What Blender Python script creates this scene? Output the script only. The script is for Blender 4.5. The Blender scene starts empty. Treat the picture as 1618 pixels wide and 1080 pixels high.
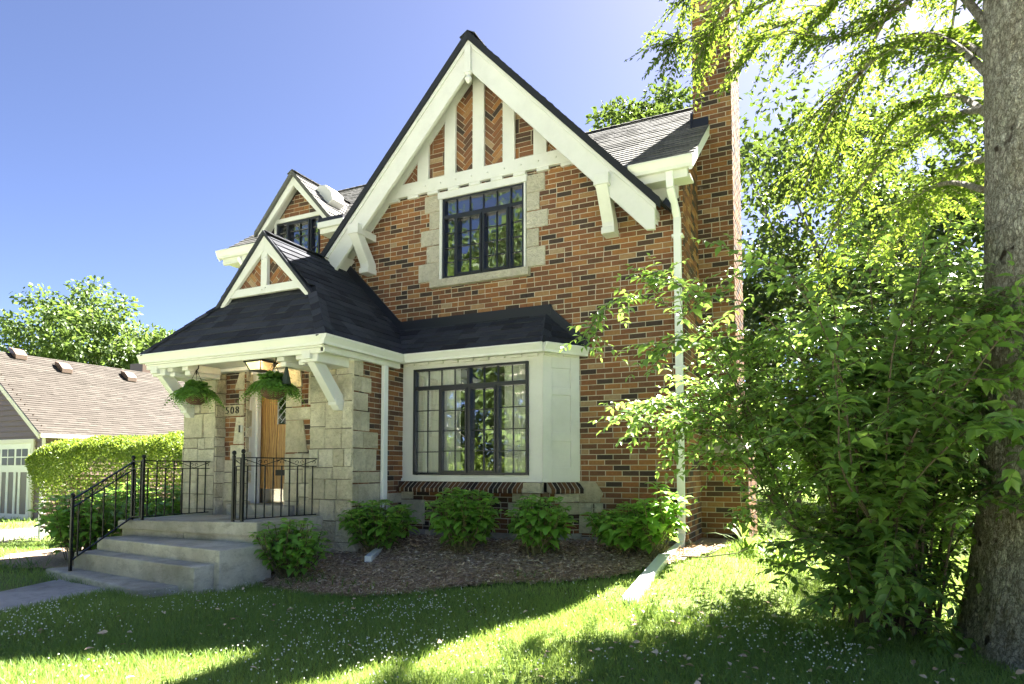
import bpy, math, random
import numpy as np
from mathutils import Vector, Matrix
random.seed(5); NR = np.random.default_rng(7)
sc = bpy.context.scene
col = sc.collection
R_ = math.radians
# ------------------------------------------------------------------ camera, sky, sun
F_PX, PW, YAW, TILT, EZ = 1025.0, 1618.0, R_(25.6), R_(3.1), 1.5
YP = 742.0 - F_PX * math.tan(TILT)
cam = bpy.data.cameras.new("camera"); camo = bpy.data.objects.new("camera", cam); col.objects.link(camo)
cam.sensor_width = 36.0; cam.lens = F_PX / PW * 36.0
cam.shift_y = (YP - 540.0) / PW
cam.clip_start = 0.05; cam.clip_end = 2000
camo.location = (0, 0, EZ); camo.rotation_euler = (R_(90) + TILT, 0, YAW)
sc.camera = camo
SUN_AZ, SUN_EL = math.atan2(0.28, 0.96), R_(50)      # azimuth measured from +Y towards +X
w = bpy.data.worlds.new("World"); sc.world = w; w.use_nodes = True
nt = w.node_tree; bg = nt.nodes["Background"]
sky = nt.nodes.new("ShaderNodeTexSky"); sky.sky_type = 'NISHITA'; sky.sun_disc = False
sky.sun_elevation = SUN_EL; sky.sun_rotation = SUN_AZ
sky.air_density = 0.38; sky.dust_density = 0.8; sky.ozone_density = 2.2; sky.altitude = 800
tint = nt.nodes.new('ShaderNodeMix'); tint.data_type = 'RGBA'; tint.blend_type = 'MULTIPLY'; tint.inputs[0].default_value = 1; tint.inputs[7].default_value = (.80, .73, .77, 1)   # dims the whole sky and takes some green out of it
nt.links.new(sky.outputs[0], tint.inputs[6]); nt.links.new(tint.outputs[2], bg.inputs[0]); bg.inputs[1].default_value = 0.05
sl = bpy.data.lights.new("sun", 'SUN'); so = bpy.data.objects.new("sun", sl); col.objects.link(so)
sl.energy = 5.0; sl.angle = R_(0.6); sl.color = (1.0, 0.95, 0.86)
sd = Vector((math.sin(SUN_AZ) * math.cos(SUN_EL), math.cos(SUN_AZ) * math.cos(SUN_EL), math.sin(SUN_EL)))
so.rotation_euler = sd.to_track_quat('Z', 'Y').to_euler(); so.location = (20, 30, 40)
sc.view_settings.view_transform = 'Standard'; sc.view_settings.look = 'None'
sc.view_settings.gamma = 1.0; sc.view_settings.use_curve_mapping = False
sc.view_settings.exposure = 3.5
sc.render.engine = 'CYCLES'
sc.cycles.max_bounces = 10; sc.cycles.diffuse_bounces = 7; sc.cycles.transmission_bounces = 8; sc.cycles.transparent_max_bounces = 12

# ------------------------------------------------------------------ helpers
_R = Vector((math.cos(YAW), math.sin(YAW), 0)); _Fh = Vector((-math.sin(YAW), math.cos(YAW), 0))
_F = _Fh * math.cos(TILT) + Vector((0, 0, math.sin(TILT))); _U = -_Fh * math.sin(TILT) + Vector((0, 0, math.cos(TILT)))
def at(px, py, fw):
    """world point seen at photo pixel (px,py), fw metres ahead of the lens"""
    d = _F + _R * ((px - 809.0) / F_PX) - _U * ((py - YP) / F_PX)
    return Vector((0, 0, EZ)) + d * fw
def ss(t):
    t = np.clip(t, 0, 1); return t * t * (3 - 2 * t)
def H(x, y):
    x = np.asarray(x, float); y = np.asarray(y, float)
    z = 0.25 + np.where(x > -9, 0.35 * ss((y - 4.9) / 2.6) * ss((x + 9) / 2.5) * (1 - .55 * ss((x + 1.2) / 1.5)), 0)
    return z - 0.45 * ss((-x - 9) / 9)
def h1(x, y): return float(H(x, y))

class MB:
    def __init__(s): s.v = []; s.f = []; s.r = []; s.m = []
    def face(s, pts, r=None, m=0):
        b = len(s.v); s.v += [tuple(p) for p in pts]; s.f.append(tuple(range(b, b + len(pts)))); s.r.append(random.random() if r is None else r); s.m.append(m)
    def mesh(s, vs, fs, r=None, m=0):
        b = len(s.v); s.v += [tuple(p) for p in vs]; r = random.random() if r is None else r
        for f in fs: s.f.append(tuple(b + i for i in f)); s.r.append(r); s.m.append(m)
    def box(s, x0, x1, y0, y1, z0, z1, r=None, m=0):
        vs = [(x, y, z) for z in (z0, z1) for y in (y0, y1) for x in (x0, x1)]
        s.mesh(vs, [(0, 2, 3, 1), (4, 5, 7, 6), (0, 1, 5, 4), (2, 6, 7, 3), (0, 4, 6, 2), (1, 3, 7, 5)], r, m)
        return s
    def hexa(s, bot, top, r=None, m=0):
        s.mesh(list(bot) + list(top), [(3, 2, 1, 0), (4, 5, 6, 7), (0, 1, 5, 4), (1, 2, 6, 5), (2, 3, 7, 6), (3, 0, 4, 7)], r, m); return s
    def prism(s, poly, vec, r=None, m=0):
        n = len(poly); vec = Vector(vec); a = [Vector(p) for p in poly]; b = [p + vec for p in a]
        fs = [tuple(range(n))[::-1], tuple(range(n, 2 * n))] + [(i, (i + 1) % n, n + (i + 1) % n, n + i) for i in range(n)]
        s.mesh(a + b, fs, r, m); return s
    def beam(s, p0, p1, wd, ht, up=(0, 0, 1), r=None, m=0):
        p0 = Vector(p0); p1 = Vector(p1); d = (p1 - p0).normalized(); sx = d.cross(Vector(up)).normalized(); uz = sx.cross(d)
        a = [p0 - sx * wd / 2 - uz * ht / 2, p0 + sx * wd / 2 - uz * ht / 2, p0 + sx * wd / 2 + uz * ht / 2, p0 - sx * wd / 2 + uz * ht / 2]
        s.hexa(a, [q + (p1 - p0) for q in a], r, m); return s
    def tube(s, pts, rad, n=8, cap=True, r=None, m=0):
        pts = [Vector(p) for p in pts]; k = len(pts)
        rad = [rad] * k if isinstance(rad, (int, float)) else rad
        vs = []; pr = None
        for i, p in enumerate(pts):
            d = (pts[min(i + 1, k - 1)] - pts[max(i - 1, 0)]).normalized()
            if pr is None: pr = d.orthogonal().normalized()
            a = (pr - d * pr.dot(d)).normalized(); pr = a; b = d.cross(a)
            for j in range(n):
                t = 2 * math.pi * j / n; vs.append(p + (a * math.cos(t) + b * math.sin(t)) * rad[i])
        fs = [(i * n + j, i * n + (j + 1) % n, (i + 1) * n + (j + 1) % n, (i + 1) * n + j) for i in range(k - 1) for j in range(n)]
        if cap: fs += [tuple(range(n))[::-1], tuple((k - 1) * n + j for j in range(n))]
        s.mesh(vs, fs, r, m); return s
    def lathe(s, c, prof, n=16, r=None, m=0):
        vs = [(c[0] + q * math.cos(2 * math.pi * j / n), c[1] + q * math.sin(2 * math.pi * j / n), c[2] + z) for q, z in prof for j in range(n)]
        k = len(prof)
        fs = [(i * n + j, i * n + (j + 1) % n, (i + 1) * n + (j + 1) % n, (i + 1) * n + j) for i in range(k - 1) for j in range(n)]
        fs += [tuple(range(n))[::-1], tuple((k - 1) * n + j for j in range(n))]
        s.mesh(vs, fs, r, m); return s
    def build(s, name, mats, parent=None, smooth=False, bevel=0):
        me = bpy.data.meshes.new(name); me.from_pydata(s.v, [], s.f)
        if not isinstance(mats, (list, tuple)): mats = [mats]
        for q in mats: me.materials.append(q)
        if len(mats) > 1: me.polygons.foreach_set('material_index', s.m)
        at_ = me.attributes.new('rnd', 'FLOAT', 'FACE'); at_.data.foreach_set('value', s.r)
        if smooth: me.polygons.foreach_set('use_smooth', [True] * len(s.f))
        me.update(); return link(name, me, parent, bevel)
def link(name, me, parent=None, bevel=0):
    o = bpy.data.objects.new(name, me); col.objects.link(o)
    if parent is not None: attach(o, parent)
    if bevel:
        b = o.modifiers.new('bevel', 'BEVEL'); b.width = bevel; b.segments = 2; b.limit_method = 'ANGLE'; b.angle_limit = R_(40)
    return o
WM = {}
def attach(o, p):
    o.parent = p; o.matrix_parent_inverse = WM.get(p.name, Matrix.Identity(4)).inverted()
def thing(name, label, cat, loc=(0, 0, 0), group=None):
    o = bpy.data.objects.new(name, None); col.objects.link(o); o.location = loc; o.empty_display_size = .2
    WM[o.name] = Matrix.Translation(loc)
    return tag(o, label, cat, group)
def tag(o, label, cat, group=None, kind=None):
    if label: o['label'] = label
    if cat: o['category'] = cat
    if group: o['group'] = group
    if kind: o['kind'] = kind
    return o
def npmesh(name, V, Fc, mats, rnd=None, parent=None, smooth=False):
    """V (n,3) ; Fc (m,k) all faces k-gons ; rnd (m,)"""
    me = bpy.data.meshes.new(name); m, k = Fc.shape
    me.vertices.add(len(V)); me.vertices.foreach_set('co', np.ascontiguousarray(V, dtype=np.float32).ravel())
    me.loops.add(m * k); me.loops.foreach_set('vertex_index', np.ascontiguousarray(Fc, dtype=np.int32).ravel())
    me.polygons.add(m); me.polygons.foreach_set('loop_start', np.arange(0, m * k, k, dtype=np.int32))
    me.polygons.foreach_set('loop_total', np.full(m, k, dtype=np.int32))
    for q in (mats if isinstance(mats, (list, tuple)) else [mats]): me.materials.append(q)
    a = me.attributes.new('rnd', 'FLOAT', 'FACE'); a.data.foreach_set('value', (NR.random(m) if rnd is None else rnd).astype(np.float32))
    if smooth: me.polygons.foreach_set('use_smooth', np.ones(m, dtype=bool))
    me.update(calc_edges=True); me.validate()
    return link(name, me, parent)
def nrm(a): return a / np.maximum(np.linalg.norm(a, axis=-1, keepdims=True), 1e-9)
T_KITE = (np.array([[0, 0, 0], [.42, -.5, .10], [1, 0, -.05], [.42, .5, .10]]), np.array([[0, 1, 2], [0, 2, 3]]))
T_LEAF = (np.array([[0, 0, 0], [.22, -.36, .07], [.52, -.48, .10], [.80, -.24, .0], [1.05, 0, -.16], [.80, .24, .0], [.52, .48, .10], [.22, .36, .07], [.5, 0, 0.0]]),
          np.array([[0, 1, 8], [1, 2, 8], [2, 3, 8], [3, 4, 8], [4, 5, 8], [5, 6, 8], [6, 7, 8], [7, 0, 8]]))
T_BIG = (np.array([[0, 0, 0], [.12, -.30, .05], [.40, -.52, .10], [.72, -.36, .04], [1.05, 0, -.22], [.72, .36, .04], [.40, .52, .10], [.12, .30, .05], [.45, 0, -.02], [.75, 0, -.07]]),
         np.array([[0, 1, 8], [1, 2, 8], [2, 3, 8], [3, 9, 8], [3, 4, 9], [4, 5, 9], [5, 8, 9], [5, 6, 8], [6, 7, 8], [7, 0, 8]]))
def leaves(P, D, N, L, W, tmpl):
    T, Fc = tmpl; n = len(P); k = len(T)
    D = nrm(D); S = nrm(np.cross(D, N)); N2 = np.cross(S, D)
    L = np.broadcast_to(np.asarray(L, float), (n,)); W = np.broadcast_to(np.asarray(W, float), (n,))
    V = P[:, None, :] + D[:, None, :] * (T[None, :, 0:1] * L[:, None, None]) + S[:, None, :] * (T[None, :, 1:2] * W[:, None, None]) + N2[:, None, :] * (T[None, :, 2:3] * L[:, None, None])
    FF = (np.arange(n) * k)[:, None, None] + Fc[None]
    rnd = np.repeat(NR.random(n), len(Fc))
    return V.reshape(-1, 3), FF.reshape(-1, Fc.shape[1]), rnd
def leafobj(name, batches, mat, parent=None, smooth=False):
    Vs, Fs, Rs, o = [], [], [], 0
    for V, Fc, r in batches: Vs.append(V); Fs.append(Fc + o); Rs.append(r); o += len(V)
    return npmesh(name, np.concatenate(Vs), np.concatenate(Fs), mat, np.concatenate(Rs), parent, smooth)

# ------------------------------------------------------------------ materials
def mat(name, colr=(.5, .5, .5), rough=.6, metal=0, spec=.5):
    m = bpy.data.materials.new(name); m.use_nodes = True; b = m.node_tree.nodes['Principled BSDF']
    b.inputs['Base Color'].default_value = (*colr, 1); b.inputs['Roughness'].default_value = rough
    b.inputs['Metallic'].default_value = metal; b.inputs['Specular IOR Level'].default_value = spec
    return m
class N:
    def __init__(s, m): s.nt = m.node_tree; s.b = s.nt.nodes['Principled BSDF']
    def __call__(s, t, **k):
        n = s.nt.nodes.new(t)
        for a, v in k.items(): setattr(n, a, v)
        return n
    def l(s, a, b): s.nt.links.new(a, b)
    def pos(s): return s('ShaderNodeNewGeometry').outputs['Position']
    def noise(s, scale, detail=4, rough=.55, vec=None, sc3=None):
        n = s('ShaderNodeTexNoise'); n.inputs['Scale'].default_value = scale; n.inputs['Detail'].default_value = detail; n.inputs['Roughness'].default_value = rough
        v = vec or s.pos()
        if sc3:
            mp = s('ShaderNodeMapping'); mp.inputs['Scale'].default_value = sc3; s.l(v, mp.inputs['Vector']); v = mp.outputs[0]
        s.l(v, n.inputs['Vector']); return n.outputs['Fac']
    def ramp(s, fac, stops, interp='LINEAR'):
        r = s('ShaderNodeValToRGB'); e = r.color_ramp; e.interpolation = interp
        while len(e.elements) < len(stops): e.elements.new(.5)
        for q, (p, c) in zip(e.elements, stops): q.position = p; q.color = (*c, 1) if len(c) == 3 else c
        s.l(fac, r.inputs[0]); return r.outputs['Color']
    def mix(s, fac, a, b, mode='MIX'):
        n = s('ShaderNodeMix', data_type='RGBA', blend_type=mode)
        for sock, v in ((n.inputs[0], fac), (n.inputs[6], a), (n.inputs[7], b)):
            if hasattr(v, 'node'): s.l(v, sock)
            elif isinstance(v, (int, float)): sock.default_value = v
            else: sock.default_value = (*v, 1)
        return n.outputs[2]
    def math(s, op, a, b=None):
        n = s('ShaderNodeMath', operation=op)
        for i, v in enumerate((a, b)):
            if v is None: continue
            if hasattr(v, 'node'): s.l(v, n.inputs[i])
            else: n.inputs[i].default_value = v
        return n.outputs[0]
    def rnd(s): return s('ShaderNodeAttribute', attribute_name='rnd').outputs['Fac']
    def bump(s, hgt, dist=.01, strength=1.0):
        b = s('ShaderNodeBump'); b.inputs['Strength'].default_value = strength; b.inputs['Distance'].default_value = dist
        s.l(hgt, b.inputs['Height']); s.l(b.outputs[0], s.b.inputs['Normal']); return b
    def base(s, c): s.l(c, s.b.inputs['Base Color'])

def brick_mat(name, dark=1.0, darkshift=0.0):
    m = mat(name, rough=.9, spec=.25); n = N(m); r = n.rnd(); D = dark
    cols = [(0, (.055, .042, .038)), (.09 + darkshift, (.08, .058, .048)), (.19 + darkshift, (.13, .072, .048)), (.30 + darkshift, (.21, .10, .056)), (.46, (.27, .12, .058)), (.58, (.18, .09, .055)), (.72, (.30, .135, .058)), (.86, (.36, .175, .07)), (.95, (.37, .21, .10)), (1, (.40, .30, .19))]
    c = n.ramp(r, [(p, tuple(q * D for q in k)) for p, k in cols])
    c = n.mix(n.noise(35, 5), c, n.mix(1.0, c, (.55, .50, .48), 'MULTIPLY'))
    st = n.ramp(n.noise(9, 6, .7), [(.62, (0, 0, 0)), (.78, (1, 1, 1))])
    c = n.mix(n.math('MULTIPLY', st, .35), c, (.42, .36, .30)); n.base(c)
    n.bump(n.noise(90, 4, .7), .006, .8); return m
M = {}
M['brick'] = brick_mat('brick'); M['brick_dark'] = brick_mat('brick_dark', .62, .10)
def mk_mortar():
    m = mat('mortar', (.40, .35, .28), .95, spec=.2); n = N(m)
    n.base(n.ramp(n.noise(6, 5), [(.3, (.35, .31, .24)), (.7, (.53, .47, .38))])); n.bump(n.noise(150, 3), .003, .6); return m
M['mortar'] = mk_mortar()
def mk_stone(name, a, b, stain=.5):
    m = mat(name, rough=.9, spec=.2); n = N(m)
    c = n.ramp(n.rnd(), [(0, a), (.5, tuple((x + y) / 2 for x, y in zip(a, b))), (1, b)])
    g = n.noise(3.0, 8, .65); c = n.mix(n.math('MULTIPLY', n.ramp(g, [(.42, (0, 0, 0)), (.68, (1, 1, 1))]), stain), c, (.30, .27, .18))
    c = n.mix(n.math('MULTIPLY', n.ramp(n.noise(17, 8, .75), [(.46, (0, 0, 0)), (.62, (1, 1, 1))]), .30), c, (.27, .24, .17)); c = n.mix(n.math('MULTIPLY', n.ramp(n.noise(1.6, 6, .7), [(.66, (0, 0, 0)), (.76, (1, 1, 1))]), .6), c, (.10, .10, .09))
    n.base(c)
    v = n('ShaderNodeTexVoronoi', feature='DISTANCE_TO_EDGE'); v.inputs['Scale'].default_value = 7; n.l(n.noise(3, 3), v.inputs['Vector'])
    h = n.math('ADD', n.noise(11, 8, .65), n.math('MULTIPLY', n.noise(55, 4, .6), .35)); n.bump(h, .08, .95); return m
M['stone'] = mk_stone('limestone', (.60, .54, .39), (.80, .75, .60)); M['stone_cut'] = mk_stone('cut_stone', (.56, .52, .42), (.64, .60, .50), .2)
M['joint'] = mat('stone_joint', (.16, .14, .11), .95)
def mk_paint(name, c, dirt=.15, rough=.45):
    m = mat(name, c, rough); n = N(m)
    n.base(n.mix(n.math('MULTIPLY', n.ramp(n.noise(2.2, 7, .7), [(.45, (0, 0, 0)), (.8, (1, 1, 1))]), dirt), c, tuple(x * .55 for x in c)))
    n.bump(n.noise(14, 5, .6, sc3=(1, 1, 6)), .003, .35); return m
M['white'] = mk_paint('white_paint', (.66, .66, .64), .35); M['gutter'] = mk_paint('gutter_white', (.70, .70, .66), .3, .35)
M['downspout'] = mk_paint('downspout_white', (.80, .81, .80), .12, .3)
M['tan_trim'] = mk_paint('tan_trim', (.62, .58, .50)); M['garage_white'] = mk_paint('garage_white', (.74, .73, .70))
M['siding'] = mk_paint('brown_siding', (.13, .085, .06)); M['garage_panel'] = mk_paint('panel_taupe', (.13, .105, .09))
def mk_shingle(name, stops, rough=.92):
    m = mat(name, rough=rough, spec=.2); n = N(m); c = n.ramp(n.rnd(), stops)
    c = n.mix(n.noise(160, 2), c, n.mix(1.0, c, (.5, .5, .5), 'MULTIPLY')); n.base(c); n.bump(n.noise(220, 3), .004, .8); return m
M['shingle'] = mk_shingle('shingle_charcoal', [(0, (.024, .026, .035)), (.5, (.044, .048, .062)), (1, (.074, .078, .096))])
M['shingle_old'] = mk_shingle('shingle_weathered', [(0, (.10, .10, .10)), (.5, (.15, .15, .145)), (1, (.21, .205, .195))])
M['shingle_tan'] = mk_shingle('shingle_tan', [(0, (.054, .046, .038)), (.5, (.077, .066, .056)), (1, (.10, .088, .075))])
M['flash'] = mat('dark_flashing', (.018, .02, .032), .45, .3)
M['steel'] = mat('window_steel', (.022, .024, .034), .38, .2)
M['iron'] = mat('wrought_iron', (.012, .012, .013), .45, .5)
def mk_conc(name, a, b):
    m = mat(name, rough=.92, spec=.25); n = N(m)
    c = n.ramp(n.noise(2.4, 8, .7), [(.3, a), (.7, b)])
    c = n.mix(n.math('MULTIPLY', n.ramp(n.noise(1.1, 6, .6), [(.48, (0, 0, 0)), (.66, (1, 1, 1))]), .6), c, tuple(x * .45 for x in a)); c = n.mix(n.math('MULTIPLY', n.ramp(n.noise(6, 8, .8, sc3=(1, 1, 2.2)), [(.5, (0, 0, 0)), (.62, (1, 1, 1))]), .4), c, tuple(x * .5 for x in a))
    c = n.mix(n.math('MULTIPLY', n.ramp(n.noise(140, 2), [(.6, (0, 0, 0)), (.68, (1, 1, 1))]), .35), c, (.12, .11, .09)); n.base(c)
    n.bump(n.math('ADD', n.noise(120, 4, .7), n.math('MULTIPLY', n.noise(9, 7, .7), 1.5)), .016, .9); return m
M['conc'] = mk_conc('concrete_steps', (.48, .43, .32), (.76, .72, .61)); M['walk'] = mk_conc('concrete_walk', (.42, .40, .37), (.56, .54, .51))
M['found'] = mk_conc('foundation', (.28, .27, .24), (.40, .39, .36)); M['bounce_road'] = mk_conc('pale_bounce_concrete', (.52, .50, .45), (.60, .58, .53)); M['drive'] = mk_conc('driveway', (.17, .155, .135), (.24, .22, .19))
def mk_oak():
    m = mat('oak_door', rough=.42, spec=.5); n = N(m)
    g = n.noise(3, 6, .6, sc3=(6, 6, .35)); wv = n('ShaderNodeTexWave', wave_type='BANDS', bands_direction='X'); wv.inputs['Scale'].default_value = 7; wv.inputs['Distortion'].default_value = 7; wv.inputs['Detail'].default_value = 5; wv.inputs['Detail Scale'].default_value = 1.6
    mp = n('ShaderNodeMapping'); mp.inputs['Scale'].default_value = (1.6, 1, .28); n.l(n.pos(), mp.inputs[0]); n.l(mp.outputs[0], wv.inputs['Vector'])
    c = n.ramp(wv.outputs['Fac'], [(0, (.09, .04, .012)), (.3, (.30, .15, .045)), (1, (.55, .32, .11))]); c = n.mix(n.math('MULTIPLY', g, .35), c, (.30, .15, .05)); n.base(c)
    n.bump(wv.outputs['Fac'], .002, .3); return m
M['oak'] = mk_oak()
def mk_glass():
    m = bpy.data.materials.new('window_glass'); m.use_nodes = True; t = m.node_tree; t.nodes.clear()
    o = t.nodes.new('ShaderNodeOutputMaterial'); mx = t.nodes.new('ShaderNodeMixShader'); tr = t.nodes.new('ShaderNodeBsdfTransparent'); gl = t.nodes.new('ShaderNodeBsdfGlossy')
    fr = t.nodes.new('ShaderNodeFresnel'); fr.inputs[0].default_value = 1.55; ma = t.nodes.new('ShaderNodeMath'); ma.operation = 'MULTIPLY_ADD'; ma.inputs[1].default_value = 1.5; ma.inputs[2].default_value = .19; ma.use_clamp = True
    tr.inputs[0].default_value = (.93, .95, .93, 1); gl.inputs['Roughness'].default_value = .015; gl.inputs['Color'].default_value = (.95, .97, 1, 1)
    ns = t.nodes.new('ShaderNodeTexNoise'); ns.inputs['Scale'].default_value = 2.2; bp = t.nodes.new('ShaderNodeBump'); bp.inputs['Distance'].default_value = .01; bp.inputs['Strength'].default_value = .25
    ge = t.nodes.new('ShaderNodeNewGeometry'); t.links.new(ge.outputs['Position'], ns.inputs['Vector']); t.links.new(ns.outputs[0], bp.inputs['Height']); t.links.new(bp.outputs[0], gl.inputs['Normal'])
    t.links.new(fr.outputs[0], ma.inputs[0]); t.links.new(ma.outputs[0], mx.inputs[0]); t.links.new(tr.outputs[0], mx.inputs[1]); t.links.new(gl.outputs[0], mx.inputs[2]); t.links.new(mx.outputs[0], o.inputs[0]); return m
M['glass'] = mk_glass()
M['room'] = mat('room_wall', (.16, .14, .12), .9); M['curtain'] = mat('curtain', (.86, .85, .80), .9)
M['chrome'] = mat('kick_plate', (.42, .38, .32), .16, 1.0); M['brass'] = mat('brass', (.75, .55, .22), .25, 1.0)
M['lead'] = mat('lead_came', (.55, .55, .55), .4, .8); M['black'] = mat('black_plastic', (.01, .01, .01), .4)
def mk_leaf(name, a, b, tr, tf=.45, rough=.5, spec=.4):
    m = mat(name, rough=rough, spec=spec); n = N(m); c = n.ramp(n.rnd(), [(0, a), (.55, tuple((x + y) / 2 for x, y in zip(a, b))), (1, b)]); n.base(c)
    t = m.node_tree; tb = t.nodes.new('ShaderNodeBsdfTranslucent'); mx = t.nodes.new('ShaderNodeMixShader'); mx.inputs[0].default_value = tf
    tc = n.ramp(n.rnd(), [(0, tuple(x * .7 for x in tr)), (1, tr)]); t.links.new(tc, tb.inputs[0])
    o = t.nodes['Material Output']; t.links.new(n.b.outputs[0], mx.inputs[1]); t.links.new(tb.outputs[0], mx.inputs[2]); t.links.new(mx.outputs[0], o.inputs[0]); return m
M['lf_over'] = mk_leaf('leaf_overhang', (.05, .095, .022), (.10, .165, .035), (.24, .34, .035), .5, .65, .2)
M['lf_shrub'] = mk_leaf('leaf_shrub', (.08, .17, .045), (.24, .37, .09), (.38, .58, .10), .38, .34, .5)
M['lf_hyd'] = mk_leaf('leaf_hydrangea', (.13, .29, .045), (.25, .50, .08), (.44, .68, .10), .35, .42, .45)
M['lf_hedge'] = mk_leaf('leaf_hedge', (.08, .14, .022), (.18, .26, .04), (.32, .42, .05), .4)
M['lf_bg'] = mk_leaf('leaf_background', (.055, .095, .024), (.11, .165, .04), (.18, .27, .05), .4)
M['lf_maple'] = mk_leaf('leaf_maple', (.03, .055, .015), (.06, .095, .025), (.13, .19, .03), .4)
M['lf_fern'] = mk_leaf('leaf_fern', (.08, .19, .03), (.17, .35, .06), (.3, .5, .08), .35)
M['lf_iris'] = mk_leaf('leaf_iris', (.07, .14, .03), (.16, .26, .05), (.35, .50, .08), .4)
M['grass'] = mk_leaf('grass_blade', (.15, .27, .07), (.28, .39, .10), (.36, .48, .09), .35, .55, .3)
M['clover'] = mat('clover_flower', (.85, .84, .74), .8)
M['stem'] = mat('green_stem', (.14, .12, .05), .7); M['twig'] = mat('twig', (.10, .075, .05), .85)
def mk_bark():
    m = mat('bark', rough=.95, spec=.12); n = N(m)
    mp = n('ShaderNodeMapping'); mp.inputs['Scale'].default_value = (1, 1, .5); n.l(n.pos(), mp.inputs[0])
    def crk(scale, dist, wd):
        dn = n('ShaderNodeTexNoise'); dn.inputs['Scale'].default_value = scale * .5; dn.inputs['Detail'].default_value = 5; dn.inputs['Roughness'].default_value = .7; n.l(mp.outputs[0], dn.inputs['Vector'])
        ad = n('ShaderNodeVectorMath', operation='MULTIPLY_ADD'); n.l(dn.outputs['Color'], ad.inputs[0]); ad.inputs[1].default_value = (dist, dist, dist); n.l(mp.outputs[0], ad.inputs[2])
        v = n('ShaderNodeTexVoronoi', feature='DISTANCE_TO_EDGE'); v.inputs['Scale'].default_value = scale; n.l(ad.outputs[0], v.inputs['Vector'])
        return n.ramp(v.outputs['Distance'], [(0, (0, 0, 0)), (wd, (1, 1, 1))])
    c1 = crk(26, .14, .2); c2 = crk(75, .06, .16)
    c = n.ramp(n.noise(16, 8, .72), [(.32, (.38, .33, .25)), (.5, (.62, .57, .47)), (.68, (.78, .74, .64))])
    c = n.mix(n.ramp(n.noise(2.3, 5), [(.45, (0, 0, 0)), (.7, (1, 1, 1))]), c, n.mix(1.0, c, (1.15, 1.2, 1.25), 'MULTIPLY'))
    cr = n.math('ADD', n.math('MULTIPLY', c1, .6), n.math('MULTIPLY', c2, .4))
    c = n.mix(cr, n.mix(1.0, c, (.27, .24, .21), 'MULTIPLY'), c)
    c = n.mix(n.ramp(n.noise(6.5, 2, .4), [(.66, (0, 0, 0)), (.71, (1, 1, 1))]), c, (.08, .06, .05)); n.base(c)
    n.bump(n.math('ADD', cr, n.math('MULTIPLY', n.noise(24, 8, .75), 1.2)), .03, .9); return m
M['bark'] = mk_bark()
def mk_ground():
    m = mat('lawn_soil', rough=.98, spec=.1); n = N(m)
    n.base(n.ramp(n.noise(3, 8, .7), [(.3, (.10, .13, .04)), (.55, (.15, .20, .06)), (.75, (.20, .23, .08))])); n.bump(n.noise(60, 4), .02, .6); return m
M['ground'] = mk_ground()
def mk_mulch():
    m = mat('mulch_soil', rough=.98, spec=.1); n = N(m)
    n.base(n.ramp(n.noise(45, 6, .75, sc3=(1, 1, 1)), [(.3, (.16, .11, .075)), (.5, (.40, .30, .21)), (.7, (.60, .49, .37))])); n.bump(n.noise(50, 6, .7), .03, 1); return m
M['mulch'] = mk_mulch()
def mk_chip():
    m = mat('wood_chip', rough=.95, spec=.15); n = N(m)
    n.base(n.ramp(n.rnd(), [(0, (.13, .085, .055)), (.3, (.38, .27, .185)), (.7, (.60, .46, .33)), (1, (.78, .68, .54))])); return m
M['chip'] = mk_chip(); M['chip_pale'] = mat('wood_chip_pale', rough=.95, spec=.1); n_ = N(M['chip_pale']); n_.base(n_.ramp(n_.rnd(), [(0, (.30, .20, .13)), (.5, (.52, .38, .26)), (1, (.72, .58, .43))]))
M['terra'] = mat('flower_pot', (.10, .02, .015), .5); M['basket'] = mat('coir_basket', (.11, .06, .035), .95)
M['fence'] = mat('fence_slat', (.16, .10, .075), .8); M['cone'] = mat('ornament_green', (.03, .045, .035), .6)
nb = N(M['basket']); nb.bump(nb.noise(40, 4, .7, sc3=(1, 1, .3)), .01, 1)

# ------------------------------------------------------------------ tiled surfaces (bricks, shingles, stone)
def clip(poly, a, b, c):
    """keep a*u+b*v<=c"""
    out = []; n = len(poly)
    for i in range(n):
        p, q = poly[i], poly[(i + 1) % n]; dp = a * p[0] + b * p[1] - c; dq = a * q[0] + b * q[1] - c
        if dp <= 0: out.append(p)
        if (dp < 0 < dq) or (dq < 0 < dp):
            t = dp / (dp - dq); out.append((p[0] + (q[0] - p[0]) * t, p[1] + (q[1] - p[1]) * t))
    return out
def clip_poly(poly, reg):
    n = len(reg); A = sum(reg[i][0] * reg[(i + 1) % n][1] - reg[(i + 1) % n][0] * reg[i][1] for i in range(n)); sg = 1 if A > 0 else -1
    for i in range(n):
        (x0, y0), (x1, y1) = reg[i], reg[(i + 1) % n]; a, b = (y1 - y0) * sg, -(x1 - x0) * sg
        poly = clip(poly, a, b, a * x0 + b * y0)
        if len(poly) < 3: return []
    return poly
def area(p): return abs(sum(p[i][0] * p[(i + 1) % len(p)][1] - p[(i + 1) % len(p)][0] * p[i][1] for i in range(len(p)))) / 2
def minus_rect(reg, rects):
    regs = [reg]
    for (a0, a1, b0, b1) in rects:
        new = []
        for g in regs:
            L = clip(g, 1, 0, a0); Rr = clip(g, -1, 0, -a1); mid = clip(clip(g, 1, 0, a1), -1, 0, -a0)
            B = clip(mid, 0, 1, b0) if mid else []; T = clip(mid, 0, -1, -b1) if mid else []
            new += [q for q in (L, Rr, B, T) if len(q) >= 3 and area(q) > 1e-6]
        regs = new
    return regs
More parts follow.
